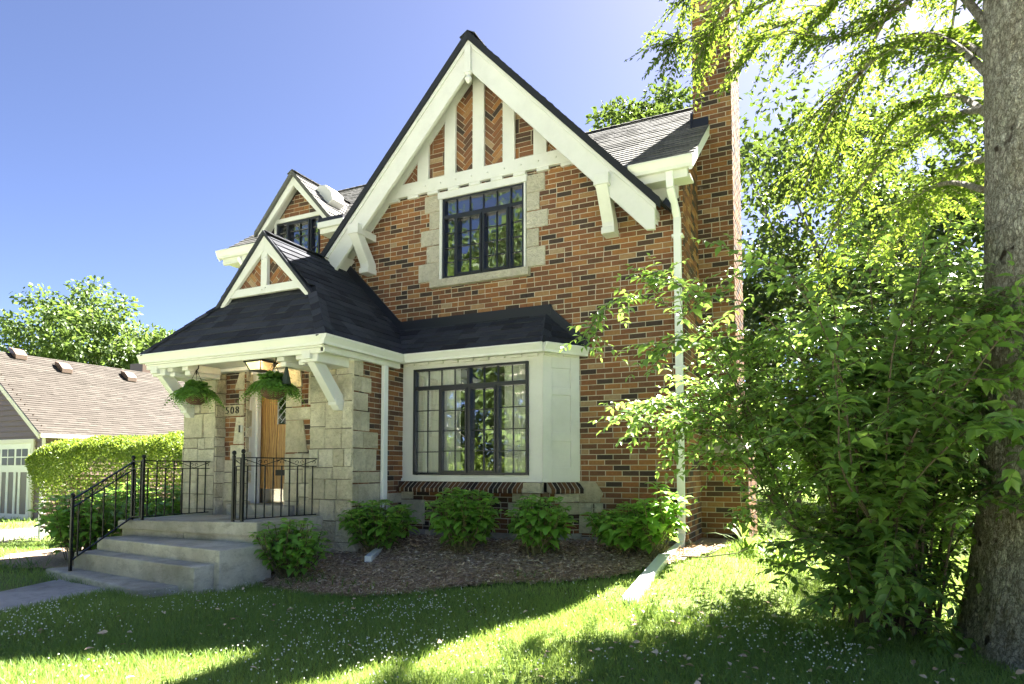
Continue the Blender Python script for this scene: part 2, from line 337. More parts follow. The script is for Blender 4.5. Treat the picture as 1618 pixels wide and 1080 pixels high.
class Frame:
    def __init__(s, O, U, V): s.O = Vector(O); s.U = Vector(U).normalized(); s.V = Vector(V).normalized(); s.N = s.U.cross(s.V).normalized()
    def p(s, u, v, d=0): return s.O + s.U * u + s.V * v + s.N * d
    def uv(s, P): q = Vector(P) - s.O; return (q.dot(s.U), q.dot(s.V))
def raised(mb, fr, poly, dtop, inset=.003, base=0.0, r=None, df=None):
    n = len(poly); cx = sum(p[0] for p in poly) / n; cy = sum(p[1] for p in poly) / n
    vs = []; top = []
    for (u, v) in poly:
        vs.append(fr.p(u, v, base))
    for (u, v) in poly:
        du, dv = cx - u, cy - v
        k = inset
        top.append(fr.p(u + (k if du > 0 else -k if du < 0 else 0), v + (k if dv > 0 else -k if dv < 0 else 0), dtop if df is None else df(u, v)))
    fs = [tuple(range(n, 2 * n))] + [(i, (i + 1) % n, n + (i + 1) % n, n + i) for i in range(n)]
    A = sum(poly[i][0] * poly[(i + 1) % n][1] - poly[(i + 1) % n][0] * poly[i][1] for i in range(n))
    if A < 0: fs = [f[::-1] for f in fs]
    mb.mesh(vs + top, fs, r)
def bricks(mb, fr, reg, holes=(), tw=.213, th=.0677, gap=.010, d=.006, bond='run', back=True, rf=None):
    """brick courses on a frame clipped to a convex region"""
    us = [p[0] for p in reg]; vs = [p[1] for p in reg]
    if back:
        for g in minus_rect(reg, holes): 
            q = [fr.p(u, v, 0) for u, v in g]
            A = sum(g[i][0] * g[(i + 1) % len(g)][1] - g[(i + 1) % len(g)][0] * g[i][1] for i in range(len(g)))
            mb.face(q if A > 0 else q[::-1], .5, 1)
    for r in range(math.floor(min(vs) / th), math.ceil(max(vs) / th)):
        off = (r % 2) * tw / 2 + math.sin(r * 7.3) * .006
        u = math.floor((min(us) - off) / tw) * tw + off
        while u < max(us):
            wd = tw
            pieces = [(u + gap / 2 + random.uniform(-.001, .001), u + wd - gap / 2 + random.uniform(-.001, .001))]
            if random.random() < .10: mid = u + wd / 2; pieces = [(u + gap / 2, mid - gap / 2), (mid + gap / 2, u + wd - gap / 2)]
            for a, b in pieces:
                j = random.uniform(-.0012, .0012)
                c = [(a, r * th + gap / 2 + j), (b, r * th + gap / 2 + j), (b, (r + 1) * th - gap / 2 + j), (a, (r + 1) * th - gap / 2 + j)]
                c = clip_poly(c, reg)
                if len(c) < 3 or area(c) < 2e-4: continue
                for g in (minus_rect(c, holes) if holes else [c]):
                    if area(g) > 2e-4:
                        mb.m_now = 0; raised(mb, fr, g, d + random.uniform(-.002, .003), .003, 0, r=(rf or random.random)())
            u += wd
def shingles(mb, fr, reg, th=.14, tw=.30, lift=.010, back=-.02, rowshade=.25):
    us = [p[0] for p in reg]; vs = [p[1] for p in reg]
    q = [fr.p(u, v, 0) for u, v in reg]; A = sum(reg[i][0] * reg[(i + 1) % len(reg)][1] - reg[(i + 1) % len(reg)][0] * reg[i][1] for i in range(len(reg)))
    mb.face(q if A > 0 else q[::-1], .2)
    v0 = min(vs)
    for r in range(0, math.ceil((max(vs) - v0) / th)):
        u = min(us) - random.random() * tw; rs = random.random()
        while u < max(us):
            wd = tw * random.choice((.55, .8, 1, 1.25)); b = v0 + r * th + random.uniform(-.003, .003); t = v0 + (r + 1) * th + .004
            c = clip_poly([(u, b), (u + wd, b), (u + wd, t), (u, t)], reg)
            if len(c) >= 3 and area(c) > 2e-4:
                L = lift + random.choice((0, 0, .004)) ; df = lambda uu, vv, b=b, L=L: .002 + L * (1 - min(1, max(0, (vv - b) / th)))
                raised(mb, fr, c, 0, .0, 0, r=min(1, max(0, random.random() * (1 - rowshade) + rs * rowshade)), df=df)
            u += wd
def frame_of(pts):
    """frame for a roof plane given three+ 3D points; first edge is horizontal (eave)"""
    a, b, c = Vector(pts[0]), Vector(pts[1]), Vector(pts[2]); U = (b - a).normalized(); Nn = (b - a).cross(c - a).normalized(); V = Nn.cross(U)
    return Frame(a, U, V)
def roof_plane(mb, pts, **k):
    fr = frame_of(pts); shingles(mb, fr, [fr.uv(p) for p in pts], **k); return fr
def ashlar(mb, fr, u0, u1, v0, v1, mn=.14, mx=.40, gap=.006, d=.018, back=True):
    if back: mb.face([fr.p(u0, v0, .002), fr.p(u1, v0, .002), fr.p(u1, v1, .002), fr.p(u0, v1, .002)], .5, 1)
    def rec(a, b, c, e):
        wd, ht = b - a, e - c
        if (wd <= mx and ht <= mx * .85 and (random.random() < .65 or (wd < mn * 2 and ht < mn * 2))) or (wd < mn * 1.7 and ht < mn * 1.7):
            j = lambda: random.uniform(-.004, .004)
            raised(mb, fr, [(a + gap / 2 + j(), c + gap / 2 + j()), (b - gap / 2 + j(), c + gap / 2 + j()), (b - gap / 2 + j(), e - gap / 2 + j()), (a + gap / 2 + j(), e - gap / 2 + j())], d + random.uniform(-.008, .012), .006); return
        if (wd > ht * 1.15 and wd > mn * 1.7) or ht < mn * 1.5: m_ = a + wd * random.uniform(.36, .64); rec(a, m_, c, e); rec(m_, b, c, e)
        else: m_ = c + ht * random.uniform(.36, .64); rec(a, b, c, m_); rec(a, b, m_, e)
    rec(u0, u1, v0, v1)
def block(mb, fr, u0, u1, v0, v1, d=.02, gap=.008, base=0, r=None, jit=.003):
    j = lambda: random.uniform(-jit, jit)
    raised(mb, fr, [(u0 + gap / 2 + j(), v0 + gap / 2 + j()), (u1 - gap / 2 + j(), v0 + gap / 2 + j()), (u1 - gap / 2 + j(), v1 - gap / 2 + j()), (u0 + gap / 2 + j(), v1 - gap / 2 + j())], d, .006, base, r)

FX = Frame((0, 7.8, 0), (1, 0, 0), (0, 0, 1))          # facade, u = x, v = z, faces -Y
def fxy(Y): return Frame((0, Y, 0), (1, 0, 0), (0, 0, 1))
def fpx(X): return Frame((X, 0, 0), (0, 1, 0), (0, 0, 1))   # faces +X, u = y

# ------------------------------------------------------------------ ground
def grid(name, xs, ys, m, zoff=0, lbl=None):
    X, Y = np.meshgrid(xs, ys); Z = H(X, Y) + zoff; V = np.stack([X, Y, Z], -1).reshape(-1, 3); nx, ny = len(xs), len(ys)
    i = (np.arange(ny - 1)[:, None] * nx + np.arange(nx - 1)[None]).ravel(); return npmesh(name, V, np.stack([i, i + 1, i + nx + 1, i + nx], 1), m, smooth=True)
xs = np.concatenate([[-900, -400, -200, -100, -60, -40], np.arange(-30, 6.01, .25), [8, 12, 20, 40, 80, 200, 400, 900]])
ys = np.concatenate([[-900, -300, -100, -50, -30, -15, -8, -4, -2], np.arange(0, 16.01, .25), [20, 25, 30, 40, 60, 100, 200, 400, 900]])
tag(grid('ground', xs, ys, M['ground']), None, None, kind='structure')
def sheet(name, poly, m, zoff, step=.12, kind='structure', rough=0):
    """polygon draped on the terrain"""
    us = [p[0] for p in poly]; vs = [p[1] for p in poly]; mb = MB(); idx = {}
    def inside(x, y):
        c = False; n = len(poly)
        for i in range(n):
            (x0, y0), (x1, y1) = poly[i], poly[(i + 1) % n]
            if (y0 > y) != (y1 > y) and x < (x1 - x0) * (y - y0) / (y1 - y0) + x0: c = not c
        return c
    x = min(us)
    nx = int((max(us) - min(us)) / step) + 1; ny = int((max(vs) - min(vs)) / step) + 1
    for i in range(nx):
        for j in range(ny):
            x = min(us) + i * step; y = min(vs) + j * step
            if inside(x + step / 2, y + step / 2):
                f = []
                for (a, b) in ((x, y), (x + step, y), (x + step, y + step), (x, y + step)):
                    k = (round(a, 3), round(b, 3))
                    if k not in idx: idx[k] = len(mb.v); mb.v.append((a, b, h1(a, b) + zoff + rough * random.uniform(-1, 1)))
                    f.append(idx[k])
                mb.f.append(tuple(f)); mb.r.append(.5); mb.m.append(0)
    return tag(mb.build(name, m, smooth=True), None, None, kind=kind), inside
BED = [(-5.7, 6.4), (-5.75, 5.3), (-5.3, 5.08), (-4.7, 5.0), (-4.2, 5.05), (-3.81, 5.24), (-3.38, 5.6), (-2.92, 5.85), (-2.29, 6.0), (-1.83, 6.3), (-1.46, 6.75), (-1.2, 7.05), (-1.05, 7.6), (-1.0, 8.8), (-1.45, 8.9), (-1.45, 7.85), (-5.3, 7.85)]
bed, in_bed = sheet('mulch_bed', BED, M['mulch'], .018, .06, rough=.008)
BED2 = [(-11.6, 5.9), (-10.4, 5.1), (-9.4, 4.75), (-8.2, 4.9), (-8.2, 7.8), (-12.2, 8.0)]
bed2, in_bed2 = sheet('garden_bed', BED2, M['mulch'], .018, .12, rough=.008)
def chips():
    n = 15000; P = []
    while len(P) < n:
        x, y = random.uniform(-5.8, -.65), random.uniform(4.95, 8.0)
        if in_bed(x, y) and (x < -1.35 or random.random() < .35): P.append((x, y, h1(x, y) + .022 + random.random() * .016))
    P = np.array(P); D = NR.normal(size=(n, 3)) * (1, 1, .18); Nn = NR.normal(size=(n, 3)) * .35 + (0, 0, 1)
    L = NR.uniform(.015, .07, n)
    return leafobj('wood_chips', [leaves(P, D, Nn, L, L * NR.uniform(.18, .4, n), T_KITE)], M['chip'])
def straw():
    P = []
    edge = [(-5.6, 5.35), (-5.2, 5.15), (-4.7, 5.08), (-4.2, 5.12), (-3.81, 5.32), (-3.38, 5.68), (-2.92, 5.92), (-2.29, 6.08), (-1.83, 6.38)]
    for i in range(9000):
        k = random.randrange(len(edge) - 1); t = random.random(); x = edge[k][0] * (1 - t) + edge[k + 1][0] * t; y = edge[k][1] * (1 - t) + edge[k + 1][1] * t + abs(random.gauss(0, .22)) - .06
        P.append((x + random.gauss(0, .05), y, h1(x, y) + .03 + random.random() * .014))
    P = np.array(P); n = len(P); L = NR.uniform(.02, .06, n)
    return leafobj('pale_wood_chips', [leaves(P, NR.normal(size=(n, 3)) * (1, 1, .15), NR.normal(size=(n, 3)) * .3 + (0, 0, 1), L, L * NR.uniform(.15, .35, n), T_KITE)], M['chip_pale'])
tag(straw(), 'paler sun-bleached wood chips along the front edge of the bed', 'mulch', kind='stuff')
tag(chips(), 'loose shredded wood chips covering the planting bed', 'mulch', kind='stuff')
mb = MB()
for (p) in ([(-7.78, 4.45), (-6.62, 4.30), (-6.5, 3.24), (-6.4, 2.1), (-7.45, 2.2), (-7.52, 3.74)], [(-7.45, 2.18), (-6.4, 2.08), (-6.2, .1), (-7.3, .1)], [(-7.3, .08), (-6.2, .08), (-6.0, -4), (-7.1, -4)]):
    mb.prism([(x, y, h1(x, y) - .08) for x, y in p], (0, 0, .105))
tag(mb.build('path', M['walk'], bevel=.012), None, None, kind='structure')
drv, _ = sheet('driveway', [(-20.4, 6.0), (-16.0, 6.0), (-18.3, 10.6), (-18.8, 14), (-21.6, 14), (-20.9, 10.5)], M['drive'], .02, .4)

for nm, y0, y1, m_ in (('bounce_pavement', -3.3, -1.5, M['bounce_road']), ('bounce_road', -17.5, -4.9, M['bounce_road'])):  # invented pale slabs behind the camera, added to bounce sunlight onto the facade
    mb = MB(); mb.box(-90, 60, y0, y1, -.2, .32 if nm == 'bounce_pavement' else .262); tag(mb.build(nm, m_), None, None, kind='structure')
mb = MB(); mb.box(-90, 60, -4.9, -4.72, -.2, .38); tag(mb.build('kerb', M['walk']), None, None, kind='structure')

# ------------------------------------------------------------------ THE HOUSE
house = thing('brick_house', 'brick and stone cottage with a steep white-trimmed front gable and charcoal roof', 'house', (-4.6, 9.0, .5))
APX, APZ, SL = -4.21, 7.43, 1.083
BR = [M['brick'], M['mortar']]; BD = [M['brick_dark'], M['mortar']]; ST = [M['stone'], M['joint']]
# window openings in the facade
W1 = (-4.86, -3.52, 4.20, 5.42); W2 = (-8.02, -7.11, 4.55, 5.54)
mb = MB()
ZE = 73 * .0677
bricks(mb, FX, [(-2.9, .62), (-1.455, .62), (-1.455, 2.98), (-2.9, 2.98)])
bricks(mb, FX, [(-8.9, 2.98), (-1.455, 2.98), (-1.455, ZE), (-8.9, ZE)], holes=[W1, W2])
bricks(mb, FX, [(APX - (7.22 - ZE) / SL, ZE), (APX + (7.22 - ZE) / SL, ZE), (APX + (7.22 - 5.5) / SL, 5.5), (APX - (7.22 - 5.5) / SL, 5.5)], holes=[W1])
bricks(mb, FX, [(-8.08, ZE), (-6.93, ZE), (-6.93, 5.5), (-7.5, 6.12), (-8.08, 5.5)], holes=[W2])
wall = mb.build('front_wall', BR, house)
mb = MB(); FS = fpx(-1.455)
bricks(mb, FS, [(7.8, .4), (8.86, .4), (8.86, 6.1), (7.8, 5.1)])
bricks(mb, FS, [(9.8, .2), (12.6, .2), (12.6, 5.0), (10.2, 7.0), (9.8, 6.8)])
mb.build('side_wall', BR, house)
mb = MB(); bricks(mb, Frame((-8.9, 0, 0), (0, -1, 0), (0, 0, 1)), [(-12.6, .0), (-7.8, .0), (-7.8, 5.0), (-12.6, 5.0)])
mb.build('side_wall', BR, house)
mb = MB(); mb.box(-8.9, -1.46, 12.6, 12.68, 0, 5.2); mb.build('rear_wall', M['brick'], house)
# square-set brick (soldier/herringbone) panels between the gable studs
STUD = [(-5.25, -5.06), (-4.79, -4.61), (-4.33, -4.15), (-3.86, -3.68), (-3.40, -3.21)]
PAN = [(-5.72, -5.25, 'h'), (-5.06, -4.79, 'b'), (-4.61, -4.33, 'h'), (-4.15, -3.86, 'h'), (-3.68, -3.40, 'b'), (-3.21, -2.78, 'h')]
mb = MB(); ztop = lambda x: 7.16 - SL * abs(x - APX)
for a, b, k in PAN:
    x0, x1 = a - .02, b + .02; reg = [(x0, 5.66), (x1, 5.66), (x1, max(5.67, ztop(x1))), (x0, max(5.67, ztop(x0)))]
    if x0 < APX < x1: reg = reg[:3] + [(APX, ztop(APX))] + reg[3:]
    mb.face([FX.p(u, v, 0) for u, v in reg], .5, 1)
    Lb, Wb, g = .212, .068, .009
    if k == 'h':
        c, s = math.cos(R_(45)), math.sin(R_(45)); cx, cz = (a + b) / 2, 6.0
        for i in range(-16, 17):
            for j in range(-6, 7):
                for q in (0, 1):
                    hx, hy = i * Wb + j * Lb, i * Wb - j * Lb
                    for rep in (0,):
                        r_ = (hx, hy, Lb, Wb) if q == 0 else (hx, hy + Wb, Wb, Lb)
                        P = [(r_[0] + g / 2, r_[1] + g / 2), (r_[0] + r_[2] - g / 2, r_[1] + g / 2), (r_[0] + r_[2] - g / 2, r_[1] + r_[3] - g / 2), (r_[0] + g / 2, r_[1] + r_[3] - g / 2)]
                        P = [(cx + x * c - y * s, cz + x * s + y * c) for x, y in P]
                        P = clip_poly(P, reg)
                        if len(P) > 2 and area(P) > 1e-4: raised(mb, FX, P, .006 + random.uniform(-.002, .002), .002)
    else:
        z = 5.67; fl = 0
        while z < 7:
            P = []
            if fl % 2 == 0:
                for t in range(3): P.append((x0 + .07, x1, z + t * Wb, z + (t + 1) * Wb))
                P.append((x0, x0 + .07, z, z + 3 * Wb))
            else:
                for t in range(3): P.append((x0, x1 - .07, z + t * Wb, z + (t + 1) * Wb))
                P.append((x1 - .07, x1, z, z + 3 * Wb))
            z += 3 * Wb; fl += 1
            for (u0, u1, v0, v1) in P:
                q = clip_poly([(u0 + g / 2, v0 + g / 2), (u1 - g / 2, v0 + g / 2), (u1 - g / 2, v1 - g / 2), (u0 + g / 2, v1 - g / 2)], reg)
                if len(q) > 2 and area(q) > 1e-4: raised(mb, FX, q, .006 + random.uniform(-.002, .002), .002)
mb.build('patterned_brick_panel', BR, house)
# gable timbers
mb = MB()
for a, b in STUD:
    mb.prism([(a, 7.8 - .045, 5.70), (b, 7.8 - .045, 5.70), (b, 7.8 - .045, ztop(b) + .06), (a, 7.8 - .045, ztop(a) + .06)], (0, .05, 0))
mb.build('gable_stud', M['white'], house, bevel=.004)
mb = MB()
xl, xr = APX - (7.22 - 5.6) / SL, APX + (7.22 - 5.6) / SL
mb.box(xl - .05, xr + .05, 7.74, 7.80, 5.51, 5.70)
nblk = 9
for i in range(nblk):
    x = xl - .05 + (xr - xl + .1) * (i + .0) / nblk; wv = (xr - xl + .1) / nblk
    mb.box(x, x + wv * .52, 7.742, 7.80, 5.465, 5.509)
for i in range(12): mb.lathe((xl + .1 + i * (xr - xl - .2) / 11, 7.735, 5.60), [(0.0, -.010), (.012, -.006), (.012, .006), (0, .010)], 8)
mb.build('gable_beam', M['white'], house, bevel=.004)
# rake boards, soffit and wall trim
def raked(mb, yf, th, z_top, z_bot, half, cx=APX, sl=SL, cut=True, z0=None):
    for s in (-1, 1):
        e = cx + s * half
        mb.prism([(cx, yf, z_top), (e, yf, z_top - sl * half), (e, yf, z_bot - sl * half + (.10 if cut else 0)), (e - s * .10, yf, z_bot - sl * (half - .10)), (cx, yf, z_bot)], (0, th, 0))
mb = MB(); raked(mb, 7.43, .05, 7.315, 6.92, 2.50); mb.build('rake_board', M['white'], house, bevel=.004)
mb = MB()
for s in (-1, 1):
    for k, (zt, zb, yf) in enumerate([(7.335, 7.26, 7.405)]):
        e = APX + s * 2.52; mb.prism([(APX, yf, zt), (e, yf, zt - SL * 2.52), (e, yf, zb - SL * 2.52), (APX, yf, zb)], (0, .023, 0))
mb.build('rake_moulding', M['white'], house, bevel=.004)
mb = MB(); raked(mb, 7.772, .03, 7.30, 7.14, 2.46, cut=False); mb.build('wall_trim', M['white'], house)
mb = MB()
for s in (-1, 1):
    e = APX + s * 2.48
    mb.prism([(APX, 7.48, 7.31), (e, 7.48, 7.31 - SL * 2.48), (e, 7.48, 7.28 - SL * 2.48), (APX, 7.48, 7.28)], (0, .30, 0))
    # boxed return at the foot of the rake
    mb.prism([(e, 7.482, 7.275 - SL * 2.48), (e, 7.482, 4.545), (e - s * .12, 7.482, 4.52), (e - s * .28, 7.482, 4.70), (e - s * .02, 7.482, 7.27 - SL * 2.5)], (0, .315, 0))
mb.build('soffit', M['white'], house)
# king post with turned drop
mb = MB(); mb.box(-4.255, -4.165, 7.385, 7.428, 6.90, 7.24)
mb.box(-4.265, -4.155, 7.375, 7.47, 6.865, 6.90)
kp = mb.build('king_post', M['white'], house, bevel=.004)
mb = MB(); mb.lathe((-4.21, 7.42, 6.72), [(.004, 0), (.022, .012), (.04, .04), (.048, .07), (.036, .10), (.022, .115), (.045, .13), (.05, .145)], 16); mb.build('drop_finial', M['white'], kp, smooth=True)
# big brackets under the rakes
def bracket(xc):
    mb = MB()
    mb.box(xc - .07, xc + .07, 7.46, 7.80, 4.93, 5.04)
    mb.box(xc - .095, xc + .095, 7.33, 7.50, 4.93, 5.07)
    mb.prism([(xc - .075, 7.345, 4.93), (xc - .075, 7.52, 4.93), (xc - .075, 7.795, 4.58), (xc - .075, 7.795, 4.44), (xc - .075, 7.63, 4.44), (xc - .075, 7.60, 4.56)], (.15, 0, 0))
    mb.box(xc - .085, xc + .085, 7.59, 7.80, 4.42, 4.50)
    return mb.build('bracket', M['white'], house, bevel=.006)
bracket(-6.08); bracket(-2.33)

# --- generic steel window
def window(name, parent, fr, u0, u1, v0, v1, y_in, trans=None, mull=(), lights=(), top_split=(), fw=.03, interior=None, depth=.05, casements=(), label=None):
    """fr: frame in which u,v lie; all bars are in front (+N) of glass"""
    mb = MB()
    def bar(a, b, c, e, d0, d1): mb.hexa([fr.p(a, c, d0), fr.p(b, c, d0), fr.p(b, c, d1), fr.p(a, c, d1)], [fr.p(a, e, d0), fr.p(b, e, d0), fr.p(b, e, d1), fr.p(a, e, d1)])
    D0, D1 = y_in - .01, y_in + depth
    bar(u0, u0 + fw, v0, v1, D0, D1); bar(u1 - fw, u1, v0, v1, D0, D1); bar(u0 + fw, u1 - fw, v0, v0 + fw, D0, D1 - .002); bar(u0 + fw, u1 - fw, v1 - fw, v1, D0, D1 - .002)
    if trans: bar(u0 + fw, u1 - fw, trans - .025, trans + .025, D0, D1 - .004)
    vt = trans - .025 if trans else v1 - fw
    for x in mull: bar(x - .018, x + .018, v0 + fw, vt, D0, D1 - .006)
    for x in top_split: bar(x - .018, x + .018, trans + .025, v1 - fw, D0, D1 - .006)
    for (a, b) in casements:
        z0, z1 = v0 + fw, vt; E0, E1 = D0, D1 + .012; t = .026
        bar(a, a + t, z0, z1, E0, E1); bar(b - t, b, z0, z1, E0, E1); bar(a + t, b - t, z0, z0 + t, E0, E1 - .001); bar(a + t, b - t, z1 - t, z1, E0, E1 - .001)
    f = mb.build(name, M['steel'], parent, bevel=.002)
    if label: f['label'] = label
    mb = MB(); g = .006
    def mun(a, b, c, e, nc, nr):
        for i in range(1, nc): x = a + (b - a) * i / nc; bar(x - g, x + g, c, e, y_in + .0, y_in + .016)
        for i in range(1, nr): z = c + (e - c) * i / nr; bar(a, b, z - g, z + g, y_in + .002, y_in + .014)
    for q in lights: mun(*q)
    mb.build('muntins', M['steel'], f)
    mb = MB()
    cuts = sorted(set([u0 + .01, u1 - .01] + list(mull)))
    tops = sorted(set([u0 + .01, u1 - .01] + list(top_split)))
    def pane(a, b, c, e):
        t = random.uniform(-.004, .004); s = random.uniform(-.004, .004)
        mb.face([fr.p(a, c, y_in - .004 + t), fr.p(b, c, y_in - .004 - t), fr.p(b, e, y_in - .004 + s), fr.p(a, e, y_in - .004 - s)])
    for a, b in zip(cuts[:-1], cuts[1:]): pane(a, b, v0 + .01, vt)
    if trans:
        for a, b in zip(tops[:-1], tops[1:]): pane(a, b, trans, v1 - .01)
    mb.build('pane', M['glass'], f)
    return f
def room(fr, u0, u1, v0, v1, d0, d1):
    mb = MB(); a = [fr.p(u0, v0, d0), fr.p(u1, v0, d0), fr.p(u1, v1, d0), fr.p(u0, v1, d0)]; b = [fr.p(u0, v0, d1), fr.p(u1, v0, d1), fr.p(u1, v1, d1), fr.p(u0, v1, d1)]
    for i in range(4): j = (i + 1) % 4; mb.face([a[i], a[j], b[j], b[i]])
    mb.face([b[3], b[2], b[1], b[0]]); return mb.build('room_interior', M['room'], house)
# upper window
u0, u1, v0, v1 = -4.83, -3.55, 4.21, 5.37
mb = MB()
mb.box(-4.90, -3.50, 7.755, 7.80, 5.37, 5.47); mb.box(-4.875, -4.832, 7.765, 7.86, 4.20, 5.37); mb.box(-3.548, -3.52, 7.765, 7.86, 4.20, 5.37)
mb.build('window_surround', M['white'], house, bevel=.004)
window('window', house, FX, u0, u1, v0, v1, -.03, 5.10, (-4.62, -4.19, -3.77), [(-4.83, -3.55, 5.12, 5.34, 6, 1), (-4.80, -4.63, 4.24, 5.08, 1, 4), (-4.59, -4.21, 4.26, 5.06, 2, 4), (-4.17, -3.79, 4.26, 5.06, 2, 4), (-3.75, -3.58, 4.24, 5.08, 1, 4)], casements=((-4.605, -4.20), (-4.18, -3.785)), label='black steel casement window set high in the gable')
room(FX, -4.85, -3.53, 4.2, 5.42, -.06, -1.6)
mb = MB(); block(mb, FX, -5.01, -3.46, 4.085, 4.20, .085, 0, jit=.001); mb.build('window_sill', M['stone_cut'], house)
for sd_ in (0, 1):
    mb = MB()
    for i, (a, b) in enumerate(zip([4.20, 4.47, 4.72, 4.96, 5.21], [4.47, 4.72, 4.96, 5.21, 5.46])):
        if sd_ == 0: block(mb, FX, (-5.24, -5.10, -5.20, -5.06, -5.14)[i], -4.875, a, b, .022, .006, jit=.001)
        else: block(mb, FX, -3.52, (-3.24, -3.33, -3.20, -3.32, -3.24)[i], a, b, .022, .006, jit=.001)
    mb.build('window_quoins', M['stone_cut'], house)

# --- bay window
BYF = fxy(7.44)
mb = MB()
W3 = (-5.06, -3.33, 1.43, 2.88)
for g in minus_rect([(-5.25, 1.345), (-3.15, 1.345), (-3.15, 2.98), (-5.25, 2.98)], [W3]):
    A = [BYF.p(u, v, 0) for u, v in g]; mb.prism(A, (0, .06, 0))
mb.prism([(-3.15, 7.44, 1.345), (-2.79, 7.80, 1.345), (-2.79, 7.80, 2.98), (-3.15, 7.44, 2.98)], (-.04, .04, 0))
# chamfer stiles and rails around three recessed panels
CF = Frame((-3.15, 7.44, 0), (1, 1, 0), (0, 0, 1)); L_ = math.hypot(.36, .36)
def cbar(a, b, c, e, d): mb.hexa([CF.p(a, c, 0), CF.p(b, c, 0), CF.p(b, c, d), CF.p(a, c, d)], [CF.p(a, e, 0), CF.p(b, e, 0), CF.p(b, e, d), CF.p(a, e, d)])
cbar(0, .125, 1.345, 2.98, .022); cbar(L_ - .125, L_, 1.345, 2.98, .022)
for a, b in ((1.345, 1.53), (1.86, 1.97), (2.44, 2.53), (2.78, 2.98)): cbar(.125, L_ - .125, a, b, .0215)
mb.box(-5.26, -3.14, 7.415, 7.44, 1.345, 1.385)
# frieze blocks
for i in range(9): mb.box(-5.20 + i * .232, -5.20 + i * .232 + .15, 7.405, 7.44, 2.93, 2.965)
for i in range(2): 
    a = .02 + i * .26; mb.hexa([CF.p(a, 2.93, 0), CF.p(a + .2, 2.93, 0), CF.p(a + .2, 2.93, .05), CF.p(a, 2.93, .05)], [CF.p(a, 2.965, 0), CF.p(a + .2, 2.965, 0), CF.p(a + .2, 2.965, .05), CF.p(a, 2.965, .05)])
mb.prism([(-5.25, 7.20, 2.967), (-3.02, 7.20, 2.967), (-2.67, 7.79, 2.967), (-5.25, 7.79, 2.967)], (0, 0, .02))
mb.build('bay_window_casing', M['white'], house, bevel=.003)
window('window', house, BYF, -5.055, -3.335, 1.435, 2.875, -.02, 2.61, (-4.63, -4.195, -3.765), [(-5.03, -4.21, 2.64, 2.845, 4, 1), (-4.18, -3.36, 2.64, 2.845, 4, 1), (-5.03, -4.65, 1.46, 2.585, 2, 4), (-4.60, -4.22, 1.48, 2.56, 2, 4), (-4.17, -3.79, 1.48, 2.56, 2, 4), (-3.745, -3.36, 1.46, 2.585, 2, 4)], top_split=(-4.195,), casements=((-4.612, -4.21), (-4.18, -3.782)), label='large black steel window with white curtains in the ground floor bay')
room(BYF, -5.2, -3.2, 1.2, 2.95, -.10, -3.2)
def curtain(u0, u1, v0, v1, d):
    n = 60; V = []; Fs = []
    for i in range(n + 1):
        u = u0 + (u1 - u0) * i / n; dd = d + .022 * math.sin(i * 1.25) + .012 * math.sin(i * .47 + 1)
        V += [BYF.p(u, v0, dd), BYF.p(u, v1, dd)]
    mb = MB(); mb.mesh(V, [(2 * i, 2 * i + 2, 2 * i + 3, 2 * i + 1) for i in range(n)]); return mb.build('curtain', M['curtain'], house, smooth=True)
curtain(-5.06, -4.40, 1.40, 2.90, -.12); curtain(-3.72, -3.30, 1.40, 2.90, -.12)
# rowlock brick sill
mb = MB()
def rowlock(a, b, fr, z0=1.225, z1=1.345, run=.14):
    n = round((b - a) / .068)
    for i in range(n):
        p = a + (b - a) * i / n + .007; q = a + (b - a) * (i + 1) / n - .007
        mb.hexa([fr.p(p, z0, .0), fr.p(q, z0, .0), fr.p(q, z0 - .02, run), fr.p(p, z0 - .02, run)], [fr.p(p, z1, .0), fr.p(q, z1, .0), fr.p(q, z0 + .035, run), fr.p(p, z0 + .035, run)])
    mb.hexa([fr.p(a, z0 + .004, 0), fr.p(b, z0 + .004, 0), fr.p(b, z0 - .015, run - .004), fr.p(a, z0 - .015, run - .004)], [fr.p(a, z1 - .002, 0), fr.p(b, z1 - .002, 0), fr.p(b, z0 + .033, run - .003), fr.p(a, z0 + .033, run - .003)], .5, 1)
rowlock(-5.25, -3.36, BYF); rowlock(.06, L_, CF)
mb.build('bay_sill', [brick_mat('sill_brick', .5, .22), M['mortar']], house)
mb = MB(); raised(mb, BYF, [(-3.36, 1.21), (-3.13, 1.21), (-3.13, 1.34), (-3.36, 1.34)], .12, .004); o = mb.build('sill_stone', M['stone'], house)
# bay base
mb = MB()
bricks(mb, BYF, [(-5.25, .69), (-3.15, .69), (-3.15, 1.225), (-5.25, 1.225)], d=.005)
bricks(mb, CF, [(0, .69), (L_, .69), (L_, 1.225), (0, 1.225)], d=.005)
mb.build('bay_base_wall', BD, house)
mb = MB()
mb_r = 0
for q in [(-5.25, -5.05, 1.10, 1.21), (-5.25, -4.86, .76, 1.10), (-4.86, -4.76, .62, .70), (-3.56, -3.42, 1.09, 1.21), (-3.42, -3.17, 1.05, 1.21), (-3.62, -3.45, .90, 1.09), (-3.40, -3.17, .78, 1.05)]:
    if q[0] > -4 and not mb_r: mb.build('base_stone', ST, house); mb = MB(); mb_r = 1
    block(mb, BYF, *q, d=.022)
for q in [(.16, .50, 1.09, 1.21), (.22, .50, .93, 1.09), (.02, .26, .80, .93)]: block(mb, CF, *q, d=.02)
mb.build('base_stone', ST, house); mb = MB()
raised(mb, FX, [(-2.80, 1.09), (-2.52, 1.09), (-2.47, 1.20), (-2.57, 1.35), (-2.80, 1.36)], .025, .006)
for q in [(-2.80, -2.60, .93, 1.09), (-2.60, -2.47, .96, 1.09), (-2.80, -2.42, .70, .93)]: block(mb, FX, *q, d=.022)
